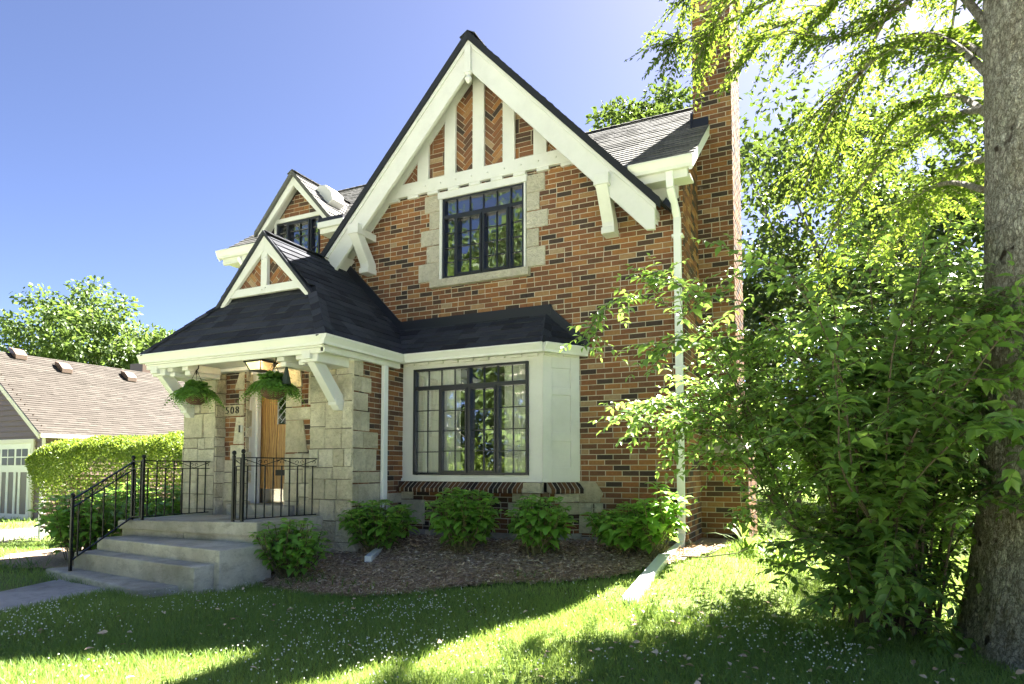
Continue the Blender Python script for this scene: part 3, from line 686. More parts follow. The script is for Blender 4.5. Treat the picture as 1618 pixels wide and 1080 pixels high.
mb.build('base_stone', ST, house)
mb = MB(); mb.prism([(-5.3, 7.42, .2), (-3.14, 7.42, .2), (-2.76, 7.79, .2), (-5.3, 7.79, .2)], (0, 0, .50)); mb.box(-2.8, -1.44, 7.775, 7.9, .1, .66)
mb.build('foundation', M['found'], house)

# --- porch block
PX0, PX1, PY = -8.28, -5.25, 6.38
FSd = fpx(-5.25)
mb = MB(); bricks(mb, FSd, [(6.38, .55), (7.46, .55), (7.46, 3.0), (6.38, 3.0)], d=.006); mb.build('porch_side_wall', BR, house)
mb = MB()
for (v0, v1, ue) in [(2.68, 2.97, 6.56), (2.48, 2.68, 6.73), (2.24, 2.48, 6.66), (1.99, 2.24, 6.70), (1.77, 1.99, 6.88), (1.48, 1.77, 6.85), (1.33, 1.48, 6.95), (1.05, 1.33, 7.10), (.80, 1.05, 7.16), (.45, .80, 7.2)]:
    if ue - 6.38 > .3 and (v1 - v0) > .1:
        m_ = 6.38 + random.uniform(.1, .25)
        block(mb, FSd, 6.36, m_, v0, v1, .022); block(mb, FSd, m_, ue, v0, v1, .018)
        if ue > 7.0: block(mb, FSd, ue, 7.42, v0, (v0 + v1) / 2, .016)
    else: block(mb, FSd, 6.36, ue, v0, v1, .022)
mb.build('porch_quoins', ST, house)
FP = fxy(PY); FD = fxy(6.53)
mb = MB()
ashlar(mb, FP, -5.93, -5.232, .60, 2.97, .15, .42)
mb.face([FP.p(-5.93, .3, -.001), FP.p(-5.25, .3, -.001), FP.p(-5.25, .6, -.001), FP.p(-5.93, .6, -.001)], .5, 0)
mb.build('porch_pier', ST, house)
mb = MB()
ashlar(mb, FP, -8.28, -7.65, .60, 2.97, .15, .45)
ashlar(mb, fpx(-7.65), 6.36, 6.53, .60, 2.97, .12, .3)
bricksL = Frame((-8.28, 0, 0), (0, -1, 0), (0, 0, 1)); ashlar(mb, bricksL, -7.8, -6.36, .3, 2.97, .18, .5)
mb.build('porch_pier', ST, house)
# entrance wall with brick strips
mb = MB()
bricks(mb, FD, [(-7.65, 1.55), (-7.25, 1.55), (-7.25, 2.95), (-7.65, 2.95)]); bricks(mb, FD, [(-6.50, 1.60), (-5.93, 1.60), (-5.93, 2.95), (-6.50, 2.95)]); bricks(mb, FD, [(-7.27, 2.87), (-6.48, 2.87), (-6.48, 2.95), (-7.27, 2.95)])
mb.build('entrance_brick', BR, house)
mb = MB()
def stn(pts, d=.02): raised(mb, FD, pts, d + random.uniform(-.003, .003), .006)
stn([(-7.46, 2.62), (-7.27, 2.62), (-7.27, 2.93), (-7.33, 2.93)]); stn([(-7.37, 2.42), (-7.27, 2.42), (-7.27, 2.61), (-7.37, 2.61)])
block(mb, FD, -7.65, -7.26, 2.25, 2.42, .03)
stn([(-7.46, 1.86), (-7.26, 1.86), (-7.26, 2.24), (-7.41, 2.24)]); stn([(-7.52, 1.64), (-7.26, 1.64), (-7.26, 1.85), (-7.52, 1.85)])
ashlar(mb, FD, -7.65, -7.26, .85, 1.64, .16, .36, back=True)
ashlar(mb, fpx(-7.26), 6.53, 6.64, .85, 2.9, .1, .35)
ashlar(mb, FD, -6.50, -5.93, .85, 1.72, .16, .40)
stn([(-6.49, 2.60), (-6.20, 2.60), (-6.24, 2.85), (-6.49, 2.92)]); stn([(-6.49, 2.34), (-6.22, 2.34), (-6.22, 2.59), (-6.49, 2.59)]); stn([(-6.49, 2.17), (-6.05, 2.17), (-6.05, 2.33), (-6.49, 2.33)]); stn([(-6.49, 1.73), (-6.10, 1.73), (-6.18, 2.16), (-6.49, 2.16)])
block(mb, FD, -6.1, -5.93, 2.35, 2.8, .02)
mb.build('entrance_stonework', ST, house)
mb = MB(); mb.box(-7.45, -6.30, 6.40, 6.86, .84, 1.03); mb.build('threshold', M['stone_cut'], house, bevel=.01)
mb = MB(); mb.box(-7.262, -7.24, 6.60, 6.82, 1.03, 2.87); mb.box(-7.26, -7.20, 6.70, 6.76, 1.03, 2.87); mb.box(-7.262, -6.49, 6.60, 6.82, 2.84, 2.92); mb.box(-6.515, -6.49, 6.60, 6.82, 1.03, 2.84)
mb.build('door_frame', M['white'], house, bevel=.004)
door = None
mb = MB()
for a, b in ((-7.24, -7.085), (-7.083, -6.93), (-6.715, -6.615), (-6.613, -6.515)): mb.box(a, b, 6.80, 6.845, 1.035, 2.84)
mb.box(-6.928, -6.717, 6.805, 6.84, 1.035, 2.14); mb.box(-6.928, -6.717, 6.805, 6.84, 2.62, 2.84)
door = mb.build('front_door', M['oak'], house, bevel=.003)
mb = MB(); mb.box(-6.93, -6.715, 6.812, 6.82, 2.14, 2.62); mb.build('door_glass', M['glass'], door)
mb = MB(); mb.box(-6.93, -6.715, 6.835, 6.84, 2.14, 2.62); mb.build('glass_backing', M['room'], door)
mb = MB()
for k in range(-2, 6):
    for sg in (1,):
        z0 = 2.10 + k * .11; p = clip([( -6.93, z0), (-6.715, z0 + .21)], 1, 0, 9)
        a = Vector((-6.925, 6.807, z0)); b = Vector((-6.72, 6.807, z0 + .205))
        if b.z > 2.16 and a.z < 2.6:
            t0 = max(0, (2.16 - a.z) / (b.z - a.z)); t1 = min(1, (2.6 - a.z) / (b.z - a.z)); mb.beam(a.lerp(b, t0), a.lerp(b, t1), .006, .006)
for k in range(6):
    z = 2.2 + k * .075; x = -6.90 + (k % 2) * .09; mb.beam((x, 6.806, z + .05), (x + .05, 6.806, z), .005, .005)
for x in (-6.925, -6.72): mb.box(x - .004, x + .004, 6.803, 6.811, 2.14, 2.62)
mb.build('lead_came', M['lead'], door)
mb = MB(); mb.box(-7.22, -6.535, 6.792, 6.80, 1.04, 1.235); mb.build('kick_plate', M['chrome'], door)
mb = MB(); mb.box(-6.93, -6.74, 6.785, 6.80, 1.42, 1.50); mb.box(-6.91, -6.76, 6.775, 6.785, 1.435, 1.47); mb.build('mail_slot', M['iron'], door, bevel=.003)
# porch ceiling, beams, brackets
mb = MB(); mb.box(-8.25, -5.15, 5.72, 7.0, 2.915, 2.935); mb.build('porch_ceiling', M['white'], house)
mb = MB()
mb.box(-5.56, -5.30, 5.80, 6.375, 2.77, 2.912); mb.box(-8.22, -7.96, 5.80, 6.375, 2.77, 2.912)
mb.box(-8.20, -5.20, 6.36, 6.50, 2.86, 2.913)
for xc in (-5.92, -5.62, -7.92, -7.62, -8.16): 
    mb.box(xc - .06, xc + .06, 5.84, 6.37, 2.82, 2.913); mb.box(xc - .05, xc + .05, 5.88, 6.37, 2.76, 2.82)
mb.build('porch_beam', M['white'], house, bevel=.012)
for xc in (-5.44, -8.12):
    mb = MB()
    mb.prism([(xc - .055, 5.76, 2.86), (xc - .055, 5.96, 2.86), (xc - .055, 6.37, 2.42), (xc - .055, 6.37, 2.24), (xc - .055, 6.30, 2.24)], (.11, 0, 0))
    mb.box(xc - .065, xc + .065, 5.75, 6.1, 2.80, 2.90); mb.box(xc - .063, xc + .063, 6.22, 6.38, 2.30, 2.38)
    mb.build('porch_bracket', M['white'], house, bevel=.006)
# house number and bell
def text(name, s, size, loc, rot, m, parent, ext=.006):
    c = bpy.data.curves.new('t', 'FONT'); c.body = s; c.size = size; c.extrude = ext; c.offset = -.003; c.space_character = 1.3
    t = bpy.data.objects.new('t', c); col.objects.link(t); bpy.context.view_layer.update()
    me = bpy.data.meshes.new_from_object(t.evaluated_get(bpy.context.evaluated_depsgraph_get())); bpy.data.objects.remove(t); me.materials.clear(); me.materials.append(m)
    me.transform(Matrix.Translation(loc) @ rot); return link(name, me, parent)
text('house_number', '508', .15, (-7.605, 6.492, 2.285), Matrix.Rotation(R_(90), 4, 'X') @ Matrix.Shear('XZ', 4, (0, 0)), M['iron'], house)
mb = MB(); mb.box(-7.335, -7.305, 6.485, 6.51, 2.02, 2.12); db = mb.build('doorbell', M['black'], house, bevel=.004)
mb = MB(); mb.box(-7.295, -7.275, 6.485, 6.51, 2.02, 2.12); mb.build('bell_plate', M['white'], db, bevel=.003)
# ceiling lantern (lit)
LX, LY = -6.52, 6.10
mb = MB(); mb.box(LX - .06, LX + .06, LY - .06, LY + .06, 2.895, 2.914)
def fr4(z0, a0, z1, a1, t=.01):
    for sx in (-1, 1):
        for sy in (-1, 1): mb.beam((LX + sx * a0, LY + sy * a0, z0), (LX + sx * a1, LY + sy * a1, z1), t, t, up=(1, 0, 0))
mb.box(LX - .15, LX + .15, LY - .15, LY + .15, 2.875, 2.893); fr4(2.875, .135, 2.775, .095); mb.box(LX - .10, LX + .10, LY - .10, LY + .10, 2.768, 2.778)
lan = mb.build('ceiling_lantern', M['iron'], house)
em = mat('lit_bulb', (1, .8, .5)); em.node_tree.nodes['Principled BSDF'].inputs['Emission Color'].default_value = (1, .72, .38, 1); em.node_tree.nodes['Principled BSDF'].inputs['Emission Strength'].default_value = 30
mb = MB(); mb.lathe((LX, LY, 2.80), [(.012, 0), (.026, .015), (.03, .035), (.02, .06), (.012, .07)], 12); mb.build('bulb', em, lan, smooth=True)
ga = mat('lantern_glass', (.9, .72, .45), .35); ga.node_tree.nodes['Principled BSDF'].inputs['Transmission Weight'].default_value = .85
mb = MB()
for sx, sy in ((1, 0), (-1, 0), (0, 1), (0, -1)):
    if sx: P = [(LX + sx * .133, LY - .133, 2.874), (LX + sx * .133, LY + .133, 2.874), (LX + sx * .093, LY + .093, 2.778), (LX + sx * .093, LY - .093, 2.778)]
    else: P = [(LX - .133, LY + sy * .133, 2.874), (LX + .133, LY + sy * .133, 2.874), (LX + .093, LY + sy * .093, 2.778), (LX - .093, LY + sy * .093, 2.778)]
    mb.face(P)
mb.build('lantern_pane', ga, lan)

# --- roofs
E3 = 3.055; PS = 1.025
mb = MB(); A = (-5.09, 5.69, E3); B = (-5.09, 7.20, E3); C = (-5.58, 7.8, 3.558); Dp = (-6.70, 7.8, 4.70); Ep = (-6.70, 6.28, 4.70); Fp = (-5.905, 6.28, 3.885); G = (-5.905, 6.395, 3.885)
XK = -5.905; ZK = 3.885
roof_plane(mb, [A, B, C, (XK, 7.8, ZK), (XK, 6.395, ZK)]); roof_plane(mb, [(XK, 6.28, ZK), (XK, 7.8, ZK), Dp, Ep])
mir = lambda p: (-13.40 - p[0], p[1], p[2])
roof_plane(mb, [mir((-5.09, 7.8, E3)), mir(A), mir((XK, 6.395, ZK)), mir((XK, 7.8, ZK))]); roof_plane(mb, [mir((XK, 7.8, ZK)), mir((XK, 6.28, ZK)), mir(Ep), mir(Dp)])
roof_plane(mb, [mir(A), A, (-5.905, 6.41, 3.885), mir((-5.905, 6.41, 3.885))])
roof_plane(mb, [(-5.09, 7.20, E3), (-3.04, 7.20, E3), (-3.24, 7.8, 3.555), (-5.58, 7.8, 3.555)])
roof_plane(mb, [(-3.04, 7.20, E3), (-2.67, 7.80, E3), (-3.24, 7.80, 3.555)])
# hip caps
def caps(a, b, wd=.13, ln=.17):
    a, b = Vector(a), Vector(b); d = (b - a).normalized(); L = (b - a).length; s = d.cross(Vector((0, 0, 1))).normalized(); up = s.cross(d); t = 0
    while t < L - .02:
        p = a + d * t; q = a + d * min(L, t + ln + .02)
        for sg in (-1, 1): mb.hexa([p + up * .016, p + s * sg * wd - up * wd * .55 + up * .012, q + s * sg * wd - up * wd * .55 + up * .004, q + up * .008], [p + up * .024, p + s * sg * wd - up * wd * .55 + up * .02, q + s * sg * wd - up * wd * .55 + up * .012, q + up * .016])
        t += ln
caps(A, (-5.905, 6.40, 3.885), .10); caps(mir(A), mir((-5.905, 6.40, 3.885)), .10); caps((-3.04, 7.20, E3), (-3.24, 7.8, 3.555), .09); caps((-6.70, 6.28, 4.70), (-6.70, 7.8, 4.70), .10)
mb.build('porch_roof', M['shingle'], house)
# flashings
mb = MB()
mb.box(-5.56, -3.16, 7.755, 7.80, 3.53, 3.66); mb.prism([(-3.16, 7.76, 3.66), (-3.14, 7.76, 3.60), (-2.62, 7.76, 3.12), (-2.66, 7.76, 3.05), (-3.26, 7.76, 3.53)], (0, .038, 0))
mb.prism([(-5.55, 7.765, 3.52), (-5.55, 7.765, 3.68), (-6.70, 7.765, 4.86), (-6.78, 7.765, 4.72)], (0, .033, 0))
mb.build('wall_flashing', M['flash'], house)
# gablet on the porch roof
GX, GZ, GY = -6.70, 4.70, 6.30
mb = MB(); gs = 1.10
reg = [(GX - .66, 3.90), (GX + .66, 3.90), (GX, 3.90 + .66 * gs)]
FG = fxy(GY + .045); mb.face([FG.p(u, v, 0) for u, v in reg], .5, 1)
for sg in (-1, 1):
    c_, s_ = math.cos(R_(45 * sg)), math.sin(R_(45 * sg))
    for i in range(-9, 10):
        for j in range(-6, 7):
            x0, y0 = j * .212 + (i % 2) * .1, i * .068
            P = [(x0 + .005, y0 + .005), (x0 + .207, y0 + .005), (x0 + .207, y0 + .063), (x0 + .005, y0 + .063)]
            P = [(GX + x * c_ - y * s_, 4.1 + x * s_ + y * c_) for x, y in P]; half = [(GX, 3.9), (GX + sg * .66, 3.9), (GX, 3.90 + .66 * gs)]
            P = clip_poly(P, half)
            if len(P) > 2 and area(P) > 1e-4: raised(mb, FG, P, .006, .002)
mb.build('gablet_brick', BR, house)
mb = MB()
for s in (-1, 1):
    mb.prism([(GX, GY - .02, GZ - .05), (GX + s * .80, GY - .02, GZ - .05 - gs * .80), (GX + s * .80, GY - .02, GZ - .05 - gs * .80 - .03), (GX + s * .74, GY - .02, GZ - .27 - gs * .62), (GX, GY - .02, GZ - .25)], (0, .05, 0))
mb.box(GX - .68, GX + .68, GY - .012, GY + .04, 3.86, 3.965); mb.box(GX - .055, GX + .055, GY - .015, GY + .04, 3.96, 4.48)
for x, z in ((-.03, 4.32), (.03, 4.34), (-.03, 3.91), (.03, 3.93)): mb.lathe((GX + x, GY - .018, z), [(0, -.01), (.012, -.006), (.012, .006), (0, .01)], 8)
mb.build('gablet_trim', M['white'], house, bevel=.004)
mb = MB()
for s in (-1, 1):
    mb.prism([(GX, GY - .05, GZ + .012), (GX + s * .86, GY - .05, GZ + .012 - gs * .86), (GX + s * .86, GY - .05, GZ - .045 - gs * .86), (GX, GY - .05, GZ - .045)], (0, .10, 0))
mb.build('gablet_edge', M['shingle'], house)
# gutters
def gutter(mb, pts, zt=3.05, ht=.115, wd=.10, out=1):
    for a, b in zip(pts[:-1], pts[1:]):
        a, b = Vector((*a, zt)), Vector((*b, zt)); d = (b - a).normalized(); o = Vector((d.y, -d.x, 0)) * out
        prof = [(0, 0), (wd, 0), (wd, -.02), (wd * .9, -.035), (wd * .62, -ht * .72), (wd * .58, -ht), (0, -ht)]
        A_ = [a + o * p + Vector((0, 0, q)) - d * (p * 0) for p, q in prof]; B_ = [b + o * p + Vector((0, 0, q)) for p, q in prof]
        n = len(prof); mb.mesh(A_ + B_, [tuple(range(n)), tuple(range(n, 2 * n))[::-1]] + [(i, n + i, n + (i + 1) % n, (i + 1) % n) for i in range(n)])
mb = MB(); gutter(mb, [(-8.33, 5.735), (-5.095, 5.735)], wd=.09); gutter(mb, [(-5.13, 5.65), (-5.13, 7.235)], wd=.09); gutter(mb, [(-5.04, 7.235), (-3.03, 7.235)], wd=.09); gutter(mb, [(-3.05, 7.215), (-2.70, 7.80)], wd=.09)
mb.box(-8.28, -5.18, 5.76, 5.80, 2.86, 2.96); mb.box(-5.22, -5.16, 5.76, 7.25, 2.87, 2.965); mb.box(-5.22, -3.06, 7.26, 7.30, 2.955, 3.04)
mb.build('gutter', M['gutter'], house, bevel=.003)
# main roof
ES, EZ5 = .767, 5.09; RY = 10.2; RZ = EZ5 + ES * (RY - 7.45)
mb = MB()
roof_plane(mb, [(-2.05, 7.45, EZ5), (-1.28, 7.45, EZ5), (-1.28, RY, RZ), (-4.0, RY, RZ)], th=.13)
roof_plane(mb, [(-8.97, 7.45, EZ5), (-8.10, 7.45, EZ5), (-8.10, RY, RZ), (-8.97, RY, RZ)], th=.13)
roof_plane(mb, [(-8.10, 7.82, EZ5 + ES * .37), (-6.37, 7.82, EZ5 + ES * .37), (-4.42, RY, RZ), (-8.10, RY, RZ)], th=.13)
mb.face([(-8.97, RY, RZ), (-1.28, RY, RZ), (-1.28, 12.95, EZ5), (-8.97, 12.95, EZ5)])
for a, b in (((-4.05, RY, RZ), (-1.28, RY, RZ)), ((-8.97, RY, RZ), (-4.4, RY, RZ))): caps(a, b, .12)
mb.build('main_roof', M['shingle_old'], house)
mb = MB()
mb.prism([(-1.28, 7.45, EZ5 - .01), (-1.28, RY, RZ - .01), (-1.28, RY, RZ - .16), (-1.28, 7.45, EZ5 - .14)], (-.035, 0, 0))
mb.prism([(-8.97, 7.45, EZ5 - .01), (-8.97, RY, RZ - .01), (-8.97, RY, RZ - .16), (-8.97, 7.45, EZ5 - .14)], (.035, 0, 0))
mb.build('rake_edge', M['white'], house)
mb = MB(); mb.box(-2.0, -1.32, 7.56, 7.80, 4.93, 4.96); mb.box(-2.0, -1.34, 7.50, 7.56, 4.90, 5.02); mb.box(-2.0, -1.50, 7.765, 7.80, 4.78, 4.93)
mb.build('eave_trim', M['white'], house, bevel=.004)
mb = MB(); mb.box(-8.93, -8.12, 7.56, 7.80, 4.93, 4.96); mb.box(-8.93, -8.12, 7.50, 7.56, 4.90, 5.02)
mb.build('eave_trim', M['white'], house, bevel=.004)
mb = MB(); gutter(mb, [(-2.02, 7.495), (-1.27, 7.495)], zt=5.12, ht=.13, wd=.10); mb.build('gutter', M['gutter'], house, bevel=.003)
mb = MB(); gutter(mb, [(-8.99, 7.495), (-8.10, 7.495)], zt=5.12, ht=.13, wd=.10); mb.build('gutter', M['gutter'], house, bevel=.003)
# gable roof
mb = MB()
for s in (1, -1):
    P = [(APX + s * 2.56, 7.38, APZ - SL * 2.56), (APX + s * 2.56, 7.95, APZ - SL * 2.56), (APX, 10.4, APZ), (APX, 7.38, APZ)]
    if s < 0: P = [P[1], P[0], P[3], P[2]]
    roof_plane(mb, P)
    e = APX + s * 2.57; mb.prism([(APX, 7.375, APZ + .012), (e, 7.375, APZ + .012 - SL * 2.57), (e, 7.375, APZ - .105 - SL * 2.57), (APX, 7.375, APZ - .105)], (0, .06, 0))
caps((APX, 7.38, APZ), (APX, 10.4, APZ), .12)
mb.build('gable_roof', M['shingle'], house)
# foot flashing of the gable roof at right
mb = MB(); mb.prism([(-1.64, 7.55, 4.66), (-1.55, 7.55, 4.57), (-1.55, 7.55, 4.64), (-1.60, 7.55, 4.72)], (0, .24, 0)); mb.build('gable_foot_flashing', M['flash'], house)

# dormer
DX, DZ, DS = -7.50, 6.25, 1.12
dm = MB()
for s in (1, -1):
    P = [(DX + s * .78, 7.56, DZ - DS * .78), (DX + s * .78, 7.95, DZ - DS * .78), (DX, 9.0, DZ), (DX, 7.56, DZ)]
    if s < 0: P = [P[1], P[0], P[3], P[2]]
    roof_plane(dm, P, th=.13)
    e = DX + s * .79; dm.prism([(DX, 7.555, DZ + .01), (e, 7.555, DZ + .01 - DS * .79), (e, 7.555, DZ - .07 - DS * .79), (DX, 7.555, DZ - .07)], (0, .05, 0))
mb_s = mb; mb = dm; caps((DX, 7.56, DZ), (DX, 9.0, DZ), .10); dmo = dm.build('dormer_roof', M['shingle_old'], house)
mb = MB()
for s in (-1, 1):
    mb.prism([(DX, 7.60, DZ - .06), (DX + s * .74, 7.60, DZ - .06 - DS * .74), (DX + s * .74, 7.60, DZ - .12 - DS * .74), (DX + s * .68, 7.60, DZ - .24 - DS * .62), (DX, 7.60, DZ - .23)], (0, .05, 0)); mb.prism([(DX, 7.65, DZ - .06), (DX + s * .74, 7.65, DZ - .06 - DS * .74), (DX + s * .74, 7.65, DZ - .10 - DS * .74), (DX, 7.65, DZ - .10)], (0, .14, 0))
mb.box(-8.06, -7.06, 7.76, 7.80, 5.535, 5.60); mb.box(-8.06, -8.02, 7.765, 7.83, 4.6, 5.54)
mb.build('dormer_trim', M['white'], house, bevel=.004)
window('dormer_window', house, FX, -8.02, -7.11, 4.56, 5.535, -.03, None, (-7.80, -7.30), [(-8.0, -7.82, 4.6, 5.5, 1, 4), (-7.78, -7.32, 4.6, 5.5, 2, 4), (-7.28, -7.14, 4.6, 5.5, 1, 4)], casements=((-7.785, -7.315),), label='black steel dormer window half hidden by the porch roof')
room(FX, -8.05, -7.1, 4.5, 5.6, -.06, -1.4)
mb = MB(); mb.box(-6.95, -6.91, 7.62, 7.80, 5.2, 5.5); mb.box(-6.93, -6.45, 7.55, 7.62, 5.28, 5.36); mb.build('dormer_cheek_flashing', M['flash'], house)
mb = MB(); mb.box(-6.90, -6.40, 7.56, 7.78, 5.12, 5.27); mb.box(-6.90, -6.40, 7.50, 7.56, 5.19, 5.28); mb.build('eave_return', M['white'], house, bevel=.004)
mb = MB()
mb.prism([(-7.32, 7.90, 6.03), (-7.07, 7.90, 5.75), (-6.96, 7.90, 5.82), (-7.0, 7.90, 5.97), (-7.12, 7.90, 6.08), (-7.24, 7.90, 6.10)], (0, .30, 0))
mb.build('roof_vent', M['gutter'], house, bevel=.012)
# chimney
mb = MB()
bricks(mb, fxy(8.85), [(-1.49, 1.7), (-1.0, 1.7), (-1.0, 8.3), (-1.49, 8.3)]); bricks(mb, fpx(-1.0), [(8.85, 1.7), (9.82, 1.7), (9.82, 8.3), (8.85, 8.3)])
bricks(mb, Frame((-1.49, 0, 0), (0, -1, 0), (0, 0, 1)), [(-9.82, 5.5), (-8.85, 5.5), (-8.85, 8.3), (-9.82, 8.3)]); bricks(mb, Frame((0, 9.82, 0), (-1, 0, 0), (0, 0, 1)), [(1.0, .3), (1.49, .3), (1.49, 8.3), (1.0, 8.3)])
bricks(mb, fxy(8.78), [(-1.455, .2), (-.87, .2), (-.87, 1.72), (-1.455, 1.72)]); bricks(mb, fpx(-.87), [(8.78, .2), (9.9, .2), (9.9, 1.72), (8.78, 1.72)])
ch = mb.build('chimney', BR, house)
mb = MB(); mb.prism([(-1.455, 8.76, 1.72), (-.85, 8.76, 1.72), (-.99, 8.86, 1.95), (-1.455, 8.86, 1.95)], (0, 1.15, 0))
mb.build('shoulder_stone', M['stone_cut'], ch, bevel=.006)
mb = MB(); mb.box(-1.56, -.93, 8.78, 9.89, 8.3, 8.45); mb.build('chimney_cap', M['stone_cut'], ch, bevel=.01)
mb = MB(); mb.box(-1.50, -1.29, 8.82, 8.845, 6.08, 6.27); mb.prism([(-1.525, 8.80, 6.10), (-1.525, 9.85, 6.92), (-1.525, 9.85, 7.1), (-1.525, 8.80, 6.34)], (.03, 0, 0)); mb.build('chimney_flashing', M['flash'], ch)
# downspouts
def dspout(pts, wd=.085, dp=.06):
    mb = MB()
    for a, b in zip(pts[:-1], pts[1:]):
        a, b = Vector(a), Vector(b); d = (b - a).normalized(); s = Vector((1, 0, 0)); s = (s - d * s.dot(d)).normalized(); f = d.cross(s)
        A_ = [a + s * (x * wd / 2) + f * (y * dp / 2) for x, y in ((-1, -1), (1, -1), (1, 1), (-1, 1))]
        mb.hexa(A_, [q + (b - a) for q in A_])
    return mb
mb = dspout([(-1.545, 7.50, 5.0), (-1.54, 7.50, 4.80), (-1.505, 7.71, 4.52), (-1.505, 7.72, .74), (-1.50, 7.60, .66)])
for z in (4.28, 2.7): mb.box(-1.57, -1.44, 7.68, 7.80, z, z + .03)
mb.prism([(-1.535, 7.64, .60), (-1.455, 7.64, .60), (-1.455, 7.64, .67), (-1.535, 7.64, .67)], (-.03, -.78, -.06))
mb.prism([(-1.585, 6.90, .54), (-1.465, 6.90, .54), (-1.465, 6.90, .62), (-1.585, 6.90, .62)], (-.04, -1.22, -.22))
d_ = mb.build('downspout', M['downspout'], house, bevel=.006)
mb = MB()
for i in range(6): mb.box(-1.622 + i * .021, -1.611 + i * .021, 5.62, 5.69, .31, .395)
mb.build('spout_comb', M['downspout'], d_)
mb = dspout([(-5.19, 6.95, 2.95), (-5.19, 6.95, .62), (-5.17, 6.85, .55)], .05, .09)
mb.prism([(-5.20, 6.84, .50), (-5.12, 6.84, .50), (-5.12, 6.84, .57), (-5.20, 6.84, .57)], (.22, -.28, -.03)); mb.prism([(-4.98, 6.52, .475), (-4.90, 6.55, .475), (-4.90, 6.55, .55), (-4.98, 6.52, .55)], (.16, -.42, -.05))
mb.build('downspout', M['downspout'], house, bevel=.006)
mb = dspout([(-8.55, 7.5, 4.98), (-8.5, 7.55, 4.86), (-8.32, 7.68, 4.62), (-8.30, 7.72, 4.0)], .08, .07); mb.build('downspout', M['downspout'], house, bevel=.01)

# ------------------------------------------------------------------ steps and railings
steps = thing('front_steps', 'weathered concrete porch slab and steps in front of the oak door', 'steps', (-6.9, 5, .3))
def tread(n, fl, frr, br, bl, z, zb, sub=10):
    mb = MB(); jj = lambda: random.uniform(-.005, .005)
    mb.hexa([(*fl, zb), (*frr, zb), (*br, zb), (*bl, zb)], [(*fl, z[0]), (*frr, z[1]), (*br, z[1]), (*bl, z[0])]); return mb.build(n, M['conc'], steps, bevel=.014)
s0 = tread('porch_slab', (-8.10, 5.31), (-5.69, 5.31), (-5.69, 6.40), (-8.26, 6.40), (.862, .918), .755)
mb = MB(); mb.box(-8.06, -6.92, 5.345, 6.4, .1, .755); mb.box(-6.915, -5.72, 5.35, 6.4, .1, .757); mb.build('slab_base', M['conc'], steps, bevel=.008)
tread('step', (-7.98, 4.98), (-5.52, 4.68), (-5.50, 5.36), (-7.95, 5.36), (.675, .685), .1); tread('step', (-8.02, 4.74), (-5.62, 4.47), (-5.58, 5.2), (-7.99, 5.2), (.53, .54), .1)
tread('step', (-8.25, 4.56), (-6.02, 4.17), (-5.70, 4.9), (-8.12, 5.0), (.345, .335), .1)
def railing(name, label, legs, segs, wall_end=None):
    root = thing(name, label, 'railing', legs[0][0], 'iron railings beside the porch steps')
    for (p, hgt, ball) in legs:
        mb = MB(); mb.box(p[0] - .014, p[0] + .014, p[1] - .014, p[1] + .014, p[2], p[2] + hgt); mb.lathe((p[0], p[1], p[2] + hgt), [(.008, 0), (.02, .01), (.026, .03), (.02, .05), (.004, .058)], 10)
        mb.build('post', M['iron'], root)
    top = MB(); sc_ = MB(); bal = MB()
    for (a, b, n) in segs:
        a, b = Vector(a), Vector(b); up = Vector((0, 0, 1))
        top.beam(a, b, .032, .012); top.beam(a - up * .095, b - up * .095, .022, .010); top.beam(a - up * .70, b - up * .70, .022, .012)
        ln = (b - a).length
        for i in range(n):
            t = (i + .5) / n; p = a.lerp(b, t); bt = p - up * .70; 
            pts = [p - up * (.095 if i % 2 == 0 else 0), bt if i % 3 else bt - up * .0]
            bal.beam(pts[0], pts[1], .012, .012, up=(b - a).normalized())
            m_ = pts[0].lerp(pts[1], .5)
            for k in range(7): q = m_ + up * (k - 3) * .05; bal.beam(q - up * .025, q + up * .025, .015 if k % 2 else .011, .011 if k % 2 else .015, up=(b - a).normalized())
        k = max(1, round(ln / .24)); d = (b - a)
        for i in range(k):
            p = a + d * (i / k); q = a + d * ((i + 1) / k)
            if i % 2: sc_.beam(p - up * .09, q - up * .01, .007, .007)
            else: sc_.beam(p - up * .01, q - up * .09, .007, .007)
            for sgn, c in ((1, p.lerp(q, .12)), (-1, p.lerp(q, .88))):
                pts = [];dn = d.normalized()
                for z in range(13): th = z / 12 * 4.6; rr = .030 * (1 - z / 16); pts.append(c - up * .05 + dn * sgn * (math.cos(th) * rr) + up * math.sin(th) * rr)
                sc_.tube(pts, .0035, 4)
    top.build('rail', M['iron'], root); sc_.build('scrollwork', M['iron'], root); bal.build('balusters', M['iron'], root); return root
railing('iron_railing', 'black iron railing running down the left edge of the steps to the walk', [((-7.79, 4.57, .345), .83, 1), ((-7.90, 5.36, .865), .76, 1), ((-7.70, 5.36, .865), .77, 1)],
        [((-7.79, 4.57, 1.16), (-7.90, 5.36, 1.60), 5), ((-7.90, 5.36, 1.61), (-7.70, 5.36, 1.61), 2), ((-7.70, 5.36, 1.615), (-7.74, 6.36, 1.615), 8)])
railing('iron_railing', 'short black iron railing on the right edge of the porch slab before the oak door', [((-6.10, 5.345, .905), .76, 1), ((-5.955, 5.345, .91), .77, 1)],
        [((-6.10, 5.345, 1.635), (-5.955, 5.345, 1.635), 2), ((-5.955, 5.345, 1.64), (-5.80, 6.36, 1.64), 9)])

